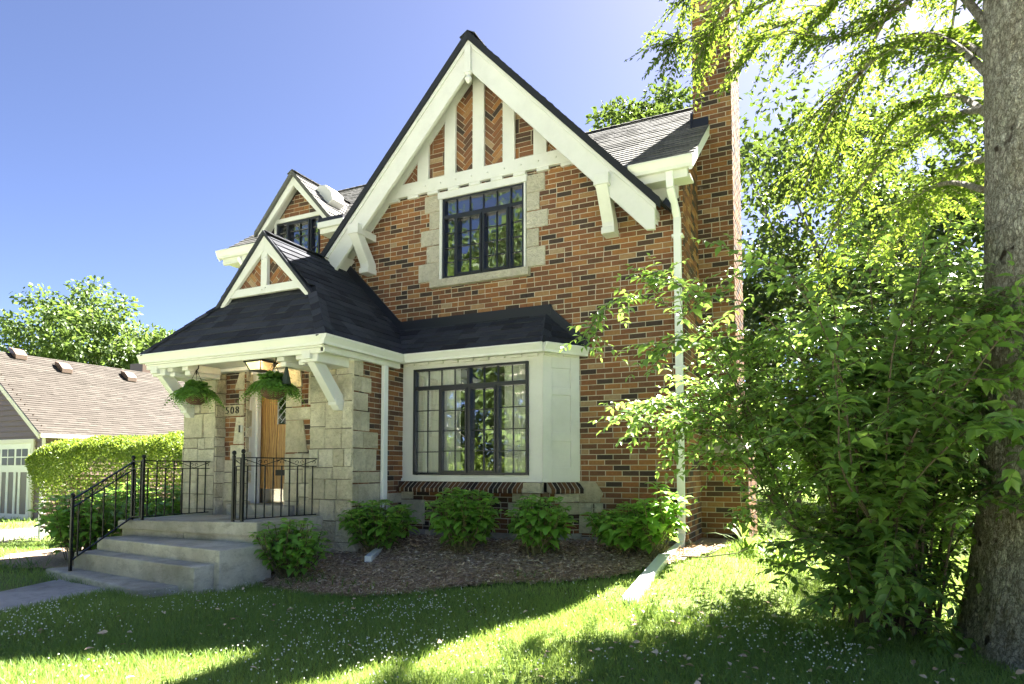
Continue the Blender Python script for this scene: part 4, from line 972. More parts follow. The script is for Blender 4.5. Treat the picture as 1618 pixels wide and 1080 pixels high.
# ------------------------------------------------------------------ hanging baskets
def basket(x, y, zb, r, n, seed, label, hang):
    rg = np.random.default_rng(seed)
    t = thing('hanging_basket', label, 'hanging basket', (x, y, zb), 'fern baskets hanging under the porch')
    mb = MB(); mb.lathe((x, y, zb), [(r * .45, 0), (r * .75, .03), (r * .95, .09), (r, .15), (r * .9, .15)], 20); mb.build('basket', M['basket'], t, smooth=True)
    mb = MB()
    top = Vector((x, y, zb + hang))
    for k in range(3):
        a = k * 2.1 + .4; mb.tube([(x + r * math.cos(a), y + r * math.sin(a), zb + .15), (x, y, zb + hang * .86)], .003, 4)
    hk = [top + Vector((.0, 0, -.14)), top + Vector((0, 0, -.09)), top + Vector((.035, 0, -.06)), top + Vector((.035, 0, -.02)), top + Vector((0, 0, 0.0))]
    mb.tube(hk, .008, 6); mb.build('hook', M['iron'], t)
    P, D, Nn, L = [], [], [], []
    for i in range(n):
        a = rg.uniform(0, 6.283); el = rg.uniform(.2, 1.45); ln = rg.uniform(.22, .38) * (1.05 if el < .7 else .85)
        d = Vector((math.cos(a) * math.cos(el), math.sin(a) * math.cos(el), math.sin(el))); p = Vector((x, y, zb + .15)) + d * r * .35
        for k in range(16):
            tt = k / 15; q = p + d * ln * tt + Vector((0, 0, -1)) * (ln * (.95 if el < .9 else .55) * tt * tt); tn = (d * ln + Vector((0, 0, -2 * ln * .95 * tt))).normalized()
            s = tn.cross(Vector((0, 0, 1))).normalized(); w_ = .062 * math.sin(math.pi * min(1, tt * .85 + .12)) + .012
            for sg in (-1, 1):
                P.append(q); D.append(s * sg + tn * .35 - Vector((0, 0, .25))); Nn.append(Vector((0, 0, 1)) + tn * .2 + Vector(rg.normal(size=3)) * .25); L.append(w_)
    P, D, Nn, L = map(lambda a_: np.array([tuple(v) if hasattr(v, '__len__') else v for v in a_]), (P, D, Nn, L))
    leafobj('fern', [leaves(P, D, Nn, L, L * .5, T_KITE)], M['lf_fern'], t)
basket(-6.14, 5.95, 2.38, .165, 170, 1, 'larger fern in a coir basket hanging in front of the oak door', .535)
basket(-7.53, 5.95, 2.37, .15, 130, 2, 'smaller fern in a coir basket hanging by the left porch pier', .545)
mb = MB(); mb.lathe((-5.93, 5.95, 2.55), [(.055, 0), (.06, .01), (.035, .12), (.004, .27)], 10); tag(mb.build('hanging_ornament', M['cone'], smooth=False), 'dark green cone hanging beside the larger fern basket', 'ornament')
# flower pot in the bed
mb = MB(); pz = h1(-5.02, 7.1); px_, py_ = -5.0, 7.12
mb.lathe((px_, py_, pz), [(.05, 0), (.065, .10), (.08, .19), (.088, .19), (.088, .225), (.07, .225)], 18)
tag(mb.build('flower_pot', M['terra'], smooth=True), 'dark red flower pot standing by the left end of the bay', 'flower pot')

# ------------------------------------------------------------------ neighbour's garage
gar = thing('garage', 'brown sided garage with a tan shingle roof and white carriage doors', 'garage', (-28, 16, -.2))
gx, gy, gz, gsl, grx, grz = -23.6, 12.7, 2.73, .737, -28.0, 5.97
mb = MB()
mb.face([(-32.2, 12.95, -.3), (-23.75, 12.95, -.3), (-23.75, 12.95, 2.7), (grx, 12.95, 5.85), (-32.2, 12.95, 2.7)]); mb.face([(-23.75, 12.95, -.3), (-23.75, 24, -.3), (-23.75, 24, 2.7), (-23.75, 12.95, 2.7)])
for i in range(32):
    z = -.2 + i * .19; xr = -23.74 if z < 2.6 else min(-23.74, grx + (5.85 - z) / gsl); xl = -32.2
    if xr < -31: break
    mb.hexa([(xl, 12.94, z), (xr, 12.94, z), (xr, 12.905, z), (xl, 12.905, z)], [(xl, 12.95, z + .188), (xr, 12.95, z + .188), (xr, 12.94, z + .188), (xl, 12.94, z + .188)])
    if z < 2.5: mb.hexa([(-23.75, 12.9, z), (-23.705, 12.9, z), (-23.705, 24, z), (-23.75, 24, z)], [(-23.75, 12.9, z + .188), (-23.74, 12.9, z + .188), (-23.74, 24, z + .188), (-23.75, 24, z + .188)])
mb.build('siding', M['siding'], gar)
mb = MB(); roof_plane(mb, [(gx, gy, gz), (gx, 24, gz), (grx, 24, grz), (grx, gy, grz)], th=.145, tw=.38, lift=.014, rowshade=.35); roof_plane(mb, [(-32.4, 24, gz), (-32.4, gy, gz), (grx, gy, grz), (grx, 24, grz)], th=.6, tw=2)
mb.build('roof', M['shingle_tan'], gar)
mb = MB(); mb.box(-23.78, -23.70, 12.88, 12.96, -.2, 2.6); mb.box(-23.66, -23.52, 12.7, 24, 2.58, 2.72); mb.prism([(gx, 12.68, gz - .02), (grx, 12.68, grz - .02), (grx, 12.68, grz - .22), (gx - .02, 12.68, gz - .20)], (0, .04, 0)); mb.prism([(gx, 12.70, gz - .04), (grx, 12.70, grz - .04), (grx, 12.70, grz - .10), (gx, 12.70, gz - .10)], (0, .24, 0))
mb.box(-31, -24.22, 12.86, 12.93, 2.40, 2.56); mb.box(-24.38, -24.22, 12.86, 12.93, -.2, 2.40)
mb.build('trim', M['tan_trim'], gar, bevel=.005)
mb = MB(); mb.box(-31, -24.38, 12.90, 12.925, -.2, 2.40); gd = mb.build('carriage_door', M['garage_panel'], gar)
mb = MB()
for x in (-24.52, -25.05, -25.32, -25.78, -26.2, -26.9, -27.4): mb.box(x - .07, x + .07, 12.885, 12.90, -.2, 2.36)
mb.box(-31, -24.4, 12.882, 12.90, -.2, -.02); mb.box(-31, -24.4, 12.882, 12.90, 1.42, 1.66); mb.box(-31, -24.4, 12.882, 12.90, 2.22, 2.40)
mb.build('door_trim', M['garage_white'], gd)
mb = MB()
for a, b in ((-25.25, -24.59), (-26.13, -25.39), (-27.0, -26.3)):
    mb.box(a, b, 12.875, 12.888, 1.66, 2.22)
mb.build('door_windows', M['black'], gd)
mb = MB()
for a, b in ((-25.25, -24.59), (-26.13, -25.39), (-27.0, -26.3)):
    m_ = (a + b) / 2; mb.box(m_ - .02, m_ + .02, 12.868, 12.875, 1.66, 2.22); mb.box(a, b, 12.867, 12.874, 1.92, 1.96)
mb.build('window_bars', M['garage_white'], gd)
for (x, y) in ((-27.35, 15.3), (-27.35, 18.0), (-27.85, 13.9)):
    z = gz + gsl * (gx - x); mb = MB(); mb.prism([(x - .25, y, z + .34), (x + .02, y, z + .26), (x + .26, y, z + .05), (x + .26, y, z - .15), (x - .25, y, z + .2)], (0, .42, 0)); mb.build('roof_vent', M['shingle_tan'] if False else M['siding'], gar, bevel=.02)
mb = MB(); mb.box(-29.2, -28.3, 19.5, 20.3, 5.2, 6.45); mb.build('roof_vent', M['siding'], gar)

# ------------------------------------------------------------------ slatted fence and hedge left of the porch
fn = thing('slatted_fence', 'brown horizontal slat fence seen through the gaps under the clipped hedge', 'fence', (-14, 9.6, 0))
mb = MB()
for i in range(14): z = .12 + i * .095; mb.beam((-17.2, 9.35, z), (-9.2, 9.05, z), .02, .055)
mb.build('slats', M['fence'], fn)
for i in range(6): x = -17.2 + i * 1.6; mb = MB(); mb.box(x - .05, x + .05, 9.33 - i * .06, 9.43 - i * .06, -.2, 1.45); mb.build('post', M['garage_white'] if i == 0 else M['fence'], fn)
def hedge():
    root = thing('clipped_hedge', 'bright green clipped privet hedge between the garage and the porch', 'hedge', (-12.5, 9, 0))
    n = 42000; P = []; Nn = []
    x0, x1, y0, y1, z0, z1 = -16.2, -8.9, 8.3, 9.5, .75, 2.17
    u = NR.random((n, 3)); side = NR.random(n)
    X = x0 + (x1 - x0) * u[:, 0]; Y = y0 + (y1 - y0) * u[:, 1]; Z = z0 + (z1 - z0) * u[:, 2]; dep = NR.random(n) ** 2 * .35
    top = side < .34; fr = (side >= .34) & (side < .80); ed = side >= .80
    Z = np.where(top, z1 - dep, Z); Y = np.where(fr, y0 + dep, Y); X = np.where(ed, x0 + dep * 1.5, X)
    # rounded shoulders and a wobbly face
    ry = np.clip((y0 + .4 - Y) / .4, 0, 1); rx = np.clip((x0 + .8 - X) / .8, 0, 1); rz = np.clip((Z - (z1 - .45)) / .45, 0, 1)
    Z = Z - rx ** 2 * .35 * rz - ry ** 2 * .18 * rz; Y = Y + (rz ** 2) * .12 * (Y < 8.8) + rx ** 2 * .2
    Y += .07 * np.sin(X * 2.3) + .05 * np.sin(Z * 5 + X); Z += .04 * np.sin(X * 3.1) + .03 * np.sin(X * 7)
    keep = NR.random(n) < np.clip((Z - z0 + .1 * np.sin(X * 4)) / .85, .06, 1)
    P = np.stack([X, Y, Z], 1)[keep]; m = len(P)
    Nn = np.where(top[keep][:, None], (0, 0, 1.), (0, -1., .2)) + NR.normal(size=(m, 3)) * .6; D = NR.normal(size=(m, 3)) + (0, -.3, .5)
    L = NR.uniform(.045, .075, m); leafobj('foliage', [leaves(P, D, Nn, L, L * .6, T_KITE)], M['lf_hedge'], root)
    mb = MB()
    for i in range(26):
        x = -16 + i * .27; mb.tube([(x, 8.95, -.1), (x + random.uniform(-.1, .1), 8.95 + random.uniform(-.2, .2), .6), (x + random.uniform(-.3, .3), 8.9 + random.uniform(-.3, .3), 1.6)], [.02, .015, .006], 5)
    mb.build('stems', M['twig'], root)
hedge()

# ------------------------------------------------------------------ shrubs
def hydrangea(x, y, w_, ht, n, label, group=None, lf=.11, seed=0):
    rg = np.random.default_rng(seed); z0 = h1(x, y)
    root = thing('hydrangea', label, 'shrub', (x, y, z0), group)
    mb = MB(); P, D, Nn, L = [], [], [], []
    for i in range(n):
        a = rg.uniform(0, 6.283); sp = rg.random() ** .6
        tip = np.array([x + math.cos(a) * sp * w_ / 2, y + math.sin(a) * sp * w_ / 2 * .85, z0 + ht * (.62 + .38 * math.sqrt(max(0, 1 - sp ** 2))) * rg.uniform(.72, 1.05)])
        b = np.array([x + rg.normal() * .06, y + rg.normal() * .06, z0 + .01]); md = (b + tip) / 2 + np.array([math.cos(a), math.sin(a), 0]) * .04
        mb.tube([b, md, tip], [.006, .005, .004], 5)
        k = rg.integers(3, 6)
        for j in range(k):
            t = 1 - j * .17; c = b * (1 - t) ** 2 + 2 * md * t * (1 - t) + tip * t * t if j else tip
            rot = rg.uniform(0, 3.14)
            for q in range(4 if j == 0 else 2):
                an = rot + q * (1.571 if j == 0 else 3.1416) + rg.normal() * .2; sz = lf * (rg.uniform(.55, .9) if j == 0 else rg.uniform(.85, 1.3))
                d = np.array([math.cos(an), math.sin(an), rg.uniform(-.15, .45) if j == 0 else rg.uniform(-.55, .15)])
                P.append(c + d * .02); D.append(d); Nn.append(np.array([0, 0, 1]) + rg.normal(size=3) * .22); L.append(sz)
    P, D, Nn, L = map(np.array, (P, D, Nn, L))
    leafobj('foliage', [leaves(P, D, Nn, L, L * .74, T_BIG)], M['lf_hyd'], root); mb.build('stems', M['stem'], root)
hg = 'hydrangeas planted along the front of the house'
hydrangea(-5.33, 5.45, .85, .64, 75, 'hydrangea bush in front of the right end of the concrete steps', hg, .10, 1)
hydrangea(-4.98, 6.55, .95, .62, 85, 'hydrangea bush around the foot of the thin porch downspout', hg, .12, 2)
hydrangea(-3.85, 6.72, .92, .72, 95, 'hydrangea bush below the left half of the bay window', hg, .12, 3)
hydrangea(-2.92, 6.80, .72, .66, 62, 'hydrangea bush below the right corner of the bay window', hg, .12, 4)
hydrangea(-1.98, 7.05, .95, .52, 80, 'hydrangea bush left of the long downspout extension', hg, .12, 5)
hydrangea(-1.60, 6.95, .55, .78, 26, 'taller leafy shoots crossing the foot of the right downspout', None, .13, 16)
g2 = 'shrubs left of the porch steps'
hydrangea(-9.3, 5.6, 1.3, .95, 110, 'shrub just behind the lower part of the stair railing', g2, .12, 6)
hydrangea(-10.1, 6.9, 1.4, 1.05, 110, 'shrub behind the middle of the left porch railing', g2, .12, 7)
hydrangea(-9.0, 6.9, 1.2, .95, 90, 'shrub against the left side of the porch pier', g2, .12, 8)
# low strappy plants
def strappy(name, x, y, n, ln, label, cat, m, w_=.022, seed=0, group=None, spread=1.0):
    rg = np.random.default_rng(seed); z0 = h1(x, y) + .01; V = []; Fs = []
    for i in range(n):
        a = rg.uniform(0, 6.283); L = ln * rg.uniform(.6, 1.1); el = rg.uniform(.75, 1.35) if spread < 1.5 else rg.uniform(.35, 1.2)
        d = np.array([math.cos(a) * math.cos(el), math.sin(a) * math.cos(el), math.sin(el)]); s = np.array([-math.sin(a), math.cos(a), 0]); b0 = len(V); p0 = np.array([x + rg.normal() * .04 * spread, y + rg.normal() * .04 * spread, z0])
        for k in range(7):
            t = k / 6; c = p0 + d * L * t - np.array([0, 0, 1]) * L * .55 * t ** 2.4 * (1.3 - el / 2); wd = w_ * (1 - t ** 2) * .5 + .0008; V += [c - s * wd, c + s * wd]
        Fs += [(b0 + 2 * k, b0 + 2 * k + 1, b0 + 2 * k + 3, b0 + 2 * k + 2) for k in range(6)]
    return tag(npmesh(name, np.array(V), np.array(Fs), m), label, cat, group)
strappy('iris_clump', -.78, 7.75, 26, .62, 'upright sword-leaved iris clump at the chimney foot', 'iris', M['lf_iris'], .04, 1)
strappy('daylily_clump', -.42, 7.45, 46, .62, 'arching yellow-green daylily clump right of the chimney foot', 'daylily', M['lf_iris'], .032, 2, spread=1.6)
strappy('grass_tuft', -5.0, 5.35, 70, .26, 'pale grass tuft on the mulch left of the short downspout spout', 'grass tuft', M['lf_iris'], .009, 3, spread=4)
strappy('grass_tuft', -4.35, 5.42, 60, .18, 'pale grass tuft on the mulch at the mouth of the short spout', 'grass tuft', M['lf_iris'], .008, 4, spread=5)
strappy('grass_tuft', -2.75, 6.15, 50, .16, 'small grass tuft on the mulch below the bay corner', 'grass tuft', M['lf_shrub'], .008, 5, spread=4)
strappy('grass_tuft', -9.2, 4.75, 90, .34, 'pale wispy plant at the left foot of the stair railing', 'grass tuft', M['lf_iris'], .008, 6, spread=4)

# ------------------------------------------------------------------ lawn
def lawn():
    parts = []
    walk = [(-7.9, 4.6), (-6.5, 4.3), (-6.45, 3.24), (-6.1, -1), (-7.3, -1), (-7.6, 3.74)]
    def mk(n, x0, x1, y0, y1, hl, wl):
        X = NR.uniform(x0, x1, n); Y = NR.uniform(y0, y1, n)
        k = np.array([not (in_bed(x, y) or in_bed2(x, y)) for x, y in zip(X, Y)]) if y1 > 4.6 and y0 < 9 else np.ones(n, bool)
        k &= ~((X > -7.75) & (X < -6.0 - 0.0) & (Y < 4.35) & (X < (-6.5 + (3.24 - Y) * .1)) & (X > (-7.62 + (3.74 - Y) * .1)))
        k &= ~((X > -8.25) & (X < -5.75) & (Y > 4.2 + (-X - 6) * .17) & (Y < 6.4)); k &= ~((X > -8.95) & (X < -1.45) & (Y > 7.4) & (Y < 12.7))
        k &= ~((X > -20.9) & (X < -16.4 - (Y - 6) * .42) & (Y > 6.0) & (Y < 14))
        k &= (X - 1.6) ** 2 + (Y - 5.55) ** 2 > .35
        X, Y = X[k], Y[k]; n = len(X); Z = H(X, Y)
        a = NR.uniform(0, 6.283, n); cl = .75 + .45 * np.sin(X * 5.1 + np.sin(Y * 3.3)) * np.sin(Y * 4.3 + np.cos(X * 2.7))
        ht = NR.uniform(*hl, n) * (.65 + .5 * cl); w_ = NR.uniform(*wl, n); ln = NR.normal(size=(n, 2)) * .45
        B = np.stack([X, Y, Z], 1); S = np.stack([np.cos(a), np.sin(a), 0 * a], 1) * w_[:, None]; T = B + np.stack([ln[:, 0] * ht, ln[:, 1] * ht, ht], 1)
        Mi = B + (T - B) * .55 + np.array([0, 0, 1]) * (ht * .12)[:, None]
        V = np.stack([B - S, B + S, Mi + S * .75, T, Mi - S * .75], 1).reshape(-1, 3); F0 = np.arange(n)[:, None] * 5
        V = V.reshape(n, 5, 3)
        tri = np.concatenate([F0 + np.array([[0, 1, 2]]), F0 + np.array([[0, 2, 4]]), F0 + np.array([[4, 2, 3]])], 0)
        pr_ = np.clip(.5 + .35 * np.sin(X * 1.7 + 1.3 * np.sin(Y * 1.1)) + NR.normal(size=n) * .22, 0, 1)
        parts.append((V.reshape(-1, 3), tri, np.tile(pr_, 3)))
    mk(150000, -7.5, 1.9, 1.7, 5.6, (.035, .075), (.0016, .0030))
    mk(36000, -3.2, 2.6, 5.2, 9.5, (.04, .08), (.0022, .004))
    mk(26000, -16, -7.6, 1.5, 8.5, (.05, .09), (.003, .005))
    mk(26000, -26, 6, 8.5, 26, (.08, .16), (.008, .014))
    return leafobj('lawn', parts, M['grass'])
tag(lawn(), 'clover-speckled green lawn in front of the house', 'grass', kind='stuff')
def broad():
    n = 16000; X = NR.uniform(-7.4, 1.8, n); Y = NR.uniform(1.8, 6.2, n); k = np.array([not in_bed(x, y) for x, y in zip(X, Y)]) & ~((X < -6.0) & (Y < 6.5) & (X > -8.3)); k &= NR.random(n) < .5 + .5 * np.sin(X * 3 + Y * 2)
    X, Y = X[k], Y[k]; n = len(X); P = np.stack([X, Y, H(X, Y) + NR.uniform(.015, .045, n)], 1); D = NR.normal(size=(n, 3)) * (1, 1, .2); L = NR.uniform(.012, .024, n)
    return leafobj('clover_leaves', [leaves(P, D, NR.normal(size=(n, 3)) * .3 + (0, 0, 1), L, L, T_KITE)], M['grass'])
tag(broad(), 'low clover leaves scattered through the lawn', 'clover', kind='stuff')
mb = MB()
for i in range(2400):
    while True:
        x = random.uniform(-7.3, .2); y = random.uniform(2.0, 6.2)
        if in_bed(x, y) or (x < -5.9): 
            if not (x < -5.9 and y < 4.0 and x > -6.35): continue
        if random.random() < max(.04, (.5 + .5 * math.sin(x * 2.1 + 1.5 * math.sin(y * 2.3)) * math.cos(y * 1.9 + math.sin(x * 3)))) ** 2: break
    z = h1(x, y) + random.uniform(.05, .085); r = random.uniform(.004, .0072)
    mb.mesh([(x + r, y, z), (x, y + r, z), (x - r, y, z), (x, y - r, z), (x, y, z + r), (x, y, z - r)], [(0, 1, 4), (1, 2, 4), (2, 3, 4), (3, 0, 4), (1, 0, 5), (2, 1, 5), (3, 2, 5), (0, 3, 5)])
tag(mb.build('clover_flowers', M['clover']), 'tiny white clover heads dotted over the shaded lawn', 'clover', kind='stuff')

def litter():
    n = 260; X = np.concatenate([NR.uniform(-1.5, 1.6, 150), NR.uniform(-6.5, 0, 110)]); Y = np.concatenate([NR.uniform(3.6, 6.0, 150), NR.uniform(2.4, 5.2, 110)])
    P = np.stack([X, Y, H(X, Y) + NR.uniform(.045, .075, n)], 1); L = NR.uniform(.03, .06, n)
    return leafobj('fallen_leaves', [leaves(P, NR.normal(size=(n, 3)) * (1, 1, .2), NR.normal(size=(n, 3)) * .4 + (0, 0, 1), L, L * .6, T_LEAF)], M['chip_pale'])
tag(litter(), 'dry tan leaves fallen here and there on the grass', 'leaf litter', kind='stuff')
# ------------------------------------------------------------------ trees
def noise3(p): return math.sin(p[0] * 1.7 + 2 * math.sin(p[1] * 1.3)) * math.sin(p[1] * 1.9 + p[2] * 1.1) + .5 * math.sin(p[2] * 3.1 + p[0] * 2.3)
def tree(name, base, height, rad, n_clump, n_leaf, lf, m, label, group=None, cb=.25, seed=0, trunk=.25, squash=1.0, cat='tree', dens=.42):
    rg = np.random.default_rng(seed); x, y = base[:2]; z0 = base[2] if len(base) > 2 else h1(x, y)
    root = thing(name, label, cat, (x, y, z0), group)
    cz = z0 + height * (cb + 1) / 2; hz = height * (1 - cb) / 2
    mb = MB(); mb.tube([(x, y, z0 - .2), (x + .1, y, z0 + height * .3), (x + .05, y + .1, z0 + height * .7)], [trunk * 1.15, trunk * .8, trunk * .3], 10)
    C_ = []; 
    for i in range(n_clump):
        th = rg.uniform(0, 6.283); cp = rg.uniform(-1, 1); rr = rg.random() ** .33; st = math.sqrt(1 - cp * cp)
        c = np.array([x + rad * rr * st * math.cos(th), y + rad * rr * st * math.sin(th), cz + hz * rr * cp]); c += rg.normal(size=3) * rad * .08
        C_.append((c, rad * rg.uniform(.14, .30)))
        if i % 3 == 0: b = np.array([x, y, z0 + height * rg.uniform(.2, .55)]); mb.tube([b, (b + c) / 2 + (0, 0, -.1 * rad), c], [trunk * .35, trunk * .2, trunk * .05], 6)
    P, D, Nn = [], [], []
    per = n_leaf // n_clump
    for c, r in C_:
        d = nrm(rg.normal(size=(per, 3))); q = c + d * (r * rg.random((per, 1)) ** dens) * np.array([1, 1, .62 * squash]); P.append(q); Nn.append(d * .7 + rg.normal(size=(per, 3)) * .5 + (0, 0, .6)); D.append(d + rg.normal(size=(per, 3)) * .6 + (0, 0, -.35))
    P, D, Nn = map(np.concatenate, (P, D, Nn)); L = rg.uniform(.7, 1.25, len(P)) * lf
    leafobj('crown', [leaves(P, D, Nn, L, L * .62, T_KITE)], m, root); mb.build('trunk', M['bark'], root); return root
bgx = 'trees behind the houses'
tree('leafy_tree', (-48.3, 30.5, -.3), 14.6, 6.6, 150, 34000, .36, M['lf_bg'], 'large round tree rising behind the garage roof', bgx, seed=11)
tree('leafy_tree', (-52, 38.5, -.3), 14.0, 3.4, 60, 12000, .38, M['lf_bg'], 'smaller pale tree between the large tree and the porch roof', bgx, seed=12)
tree('leafy_tree', (-66, 28, -.3), 12.5, 7, 70, 14000, .42, M['lf_bg'], 'low tree at the left edge behind the garage ridge', bgx, seed=13)
tree('maple_tree', (.6, 22, .2), 13.0, 4.4, 100, 22000, .22, M['lf_maple'], 'dark maple right of the brick chimney', bgx, cb=.12, seed=14)
tree('maple_tree', (-6.2, 26, .2), 17.3, 3.2, 60, 14000, .24, M['lf_maple'], 'tree topping the weathered roof left of the chimney', bgx, seed=15)
tree('leafy_tree', (8.0, 26, .2), 14, 5.5, 100, 18000, .28, M['lf_bg'], 'tree behind the arching branches between maple and big trunk', bgx, cb=.08, seed=16)
tree('leafy_tree', (3.5, 18, .2), 8.0, 3.8, 80, 16000, .18, M['lf_bg'], 'lower bright tree behind the tall shrub', bgx, cb=.03, seed=17)
tree('leafy_tree', (15, 24, .2), 12, 5, 70, 8000, .34, M['lf_bg'], 'tree mostly hidden behind the big trunk', bgx, cb=.05, seed=18)
tree('leafy_tree', (-1.3, 19.5, .2), 7.2, 2.7, 60, 12000, .17, M['lf_maple'], 'small dark tree just right of the chimney, behind the tall shrub', bgx, cb=.0, seed=27, trunk=.1)
tree('garden_shrub', (-.6, 17.2, .3), 3.4, 1.9, 40, 8000, .13, M['lf_bg'], 'back garden bush seen between the chimney foot and the tall shrub', None, cb=.0, seed=20, trunk=.06, cat='shrub')
tree('garden_shrub', (1.2, 16.5, .3), 3.2, 1.9, 40, 7000, .13, M['lf_hedge'], 'sunlit bush in the back garden beyond the tall shrub', None, cb=.0, seed=19, trunk=.06, cat='shrub')
# trees across the street that the window panes reflect
rf = 'trees across the street mirrored in the windows'
for i, (x, y, hh, rr) in enumerate([(-13, -19, 18, 6), (-23, -19, 20, 6.5), (-5, -21, 18, 6), (-33, -20, 20, 7), (-18, -28, 23, 7), (2, -24, 15, 5.5), (-44, -22, 18, 7)]):
    tree('street_tree', (x, y, .0), hh, rr, 80, 12000, .40, M['lf_bg'], 'leafy tree across the street, seen as a reflection in the window glass', rf, cb=.02, seed=30 + i, trunk=.3)
for i, (x, hh) in enumerate([(-24, 2.6), (-19.5, 3.0), (-15, 2.4), (-10.5, 3.1), (-6, 2.6), (-1.5, 2.9)]):
    tree('street_tree', (x * 1.6 + 4, -33, 0), hh * 3.2, 4.6, 40, 5000, .4, M['lf_bg'], 'distant tree filling the gaps behind the trees across the street', 'far trees mirrored in the windows', cb=0, seed=61 + i, trunk=.1)
    tree('street_shrub', (x, -18.6, 0), hh, 2.5, 30, 4000, .18, M['lf_hedge'], 'sunlit bush across the street, mirrored low in the bay window', 'bushes across the street mirrored in the bay window', cb=0, seed=41 + i, trunk=.05, cat='shrub')

# ------------------------------------------------------------------ big trunk with arching branches
big = thing('big_tree', 'thick grey-barked tree at the right edge with arching branches over the lawn', 'tree', (1.58, 5.55, .25))
def trunk_mesh():
    nz, na = 260, 220; z = np.linspace(.12, 8.2, nz); a = np.linspace(0, 2 * np.pi, na, endpoint=False); Z, A = np.meshgrid(z, a, indexing='ij')
    r = .40 + .03 * np.exp(-(Z - 4) / 3) + .16 * np.exp(-(Z - .2) / .4) * (.75 + .25 * np.sin(A * 5 + 1)) + .05 * np.exp(-(Z - .2) / 1.5) - .016 * (Z - 2)
    n1 = np.sin(A * 13 + 3 * np.sin(Z * 2.1 + A * 2)) * np.sin(Z * 7 + 2 * np.sin(A * 5)); n2 = np.sin(A * 29 + 2.5 * np.sin(Z * 6 + A)) * np.sin(Z * 17 + 3 * np.sin(A * 9 + Z))
    r = r + .007 * n1 + .006 * n2 + .012 * np.sin(A * 3 + Z * .8) + NR.normal(size=r.shape) * .0015
    X = 1.50 + .01 * (Z - 2) + r * np.cos(A); Y = 5.55 + .015 * Z + r * np.sin(A); V = np.stack([X, Y, Z], -1).reshape(-1, 3)
    i = np.arange(nz - 1)[:, None] * na; j = np.arange(na)[None]; F_ = np.stack([i + j, i + (j + 1) % na, i + na + (j + 1) % na, i + na + j], -1).reshape(-1, 4)
    return npmesh('trunk', V, F_, M['bark'], parent=big, smooth=True)
trunk_mesh()
def bez(pts, n=14):
    pts = [np.array(p, float) for p in pts]; out = []
    for i in range(len(pts) - 1):
        p0 = pts[max(i - 1, 0)]; p1 = pts[i]; p2 = pts[i + 1]; p3 = pts[min(i + 2, len(pts) - 1)]
        for k in range(n):
            t = k / n; out.append(.5 * ((2 * p1) + (-p0 + p2) * t + (2 * p0 - 5 * p1 + 4 * p2 - p3) * t * t + (-p0 + 3 * p1 - 3 * p2 + p3) * t ** 3))
    out.append(pts[-1]); return out
limb = MB(); LP, LD, LN, LL = [], [], [], []
rg = np.random.default_rng(77)
def spray(path, r0, density, tl=(.35, .8), droop=.35, leaf=(.045, .072), start=.12, lift=0.0):
    limb.tube(path, [r0 * (1 - .85 * i / (len(path) - 1)) + .003 for i in range(len(path))], 7)
    seg = np.array(path); n = len(seg); tot = np.sum(np.linalg.norm(np.diff(seg, axis=0), axis=1))
    for s in range(int(tot * density)):
        t = start + (1 - start) * rg.random(); k = min(n - 2, int(t * (n - 1))); p = seg[k] + (seg[k + 1] - seg[k]) * rg.random(); fwd = nrm(seg[k + 1] - seg[k])
        side = np.cross(fwd, [0, 0, 1]); side = nrm(side) * rg.choice([-1, 1]); L = rg.uniform(*tl) * (1.1 - .4 * t)
        d = nrm(fwd * rg.uniform(.35, 1.0) + side * rg.uniform(.3, 1.0) + np.array([0, 0, rg.uniform(-.35, .35) + lift])); m = 5; tw = []
        for q in range(m + 1): u = q / m; tw.append(p + d * L * u - np.array([0, 0, droop * L * u * u]))
        limb.tube(tw, [.0045, .004, .0035, .003, .0022, .0015], 4, cap=False)
        nl = int(L / .021)
        for q in range(nl):
            u = (q + .5) / nl; c = p + d * L * u - np.array([0, 0, droop * L * u * u]); s2 = nrm(np.cross(d, [0, 0, 1])) * (1 if q % 2 else -1)
            LP.append(c + rg.normal(size=3) * .008); LD.append(nrm(d * .6 + s2 * .8 + np.array([0, 0, -.35]) + rg.normal(size=3) * .3)); LN.append(np.array([0, 0, 1]) + rg.normal(size=3) * .38); LL.append(rg.uniform(*leaf))
BX, BY = 1.55, 5.6
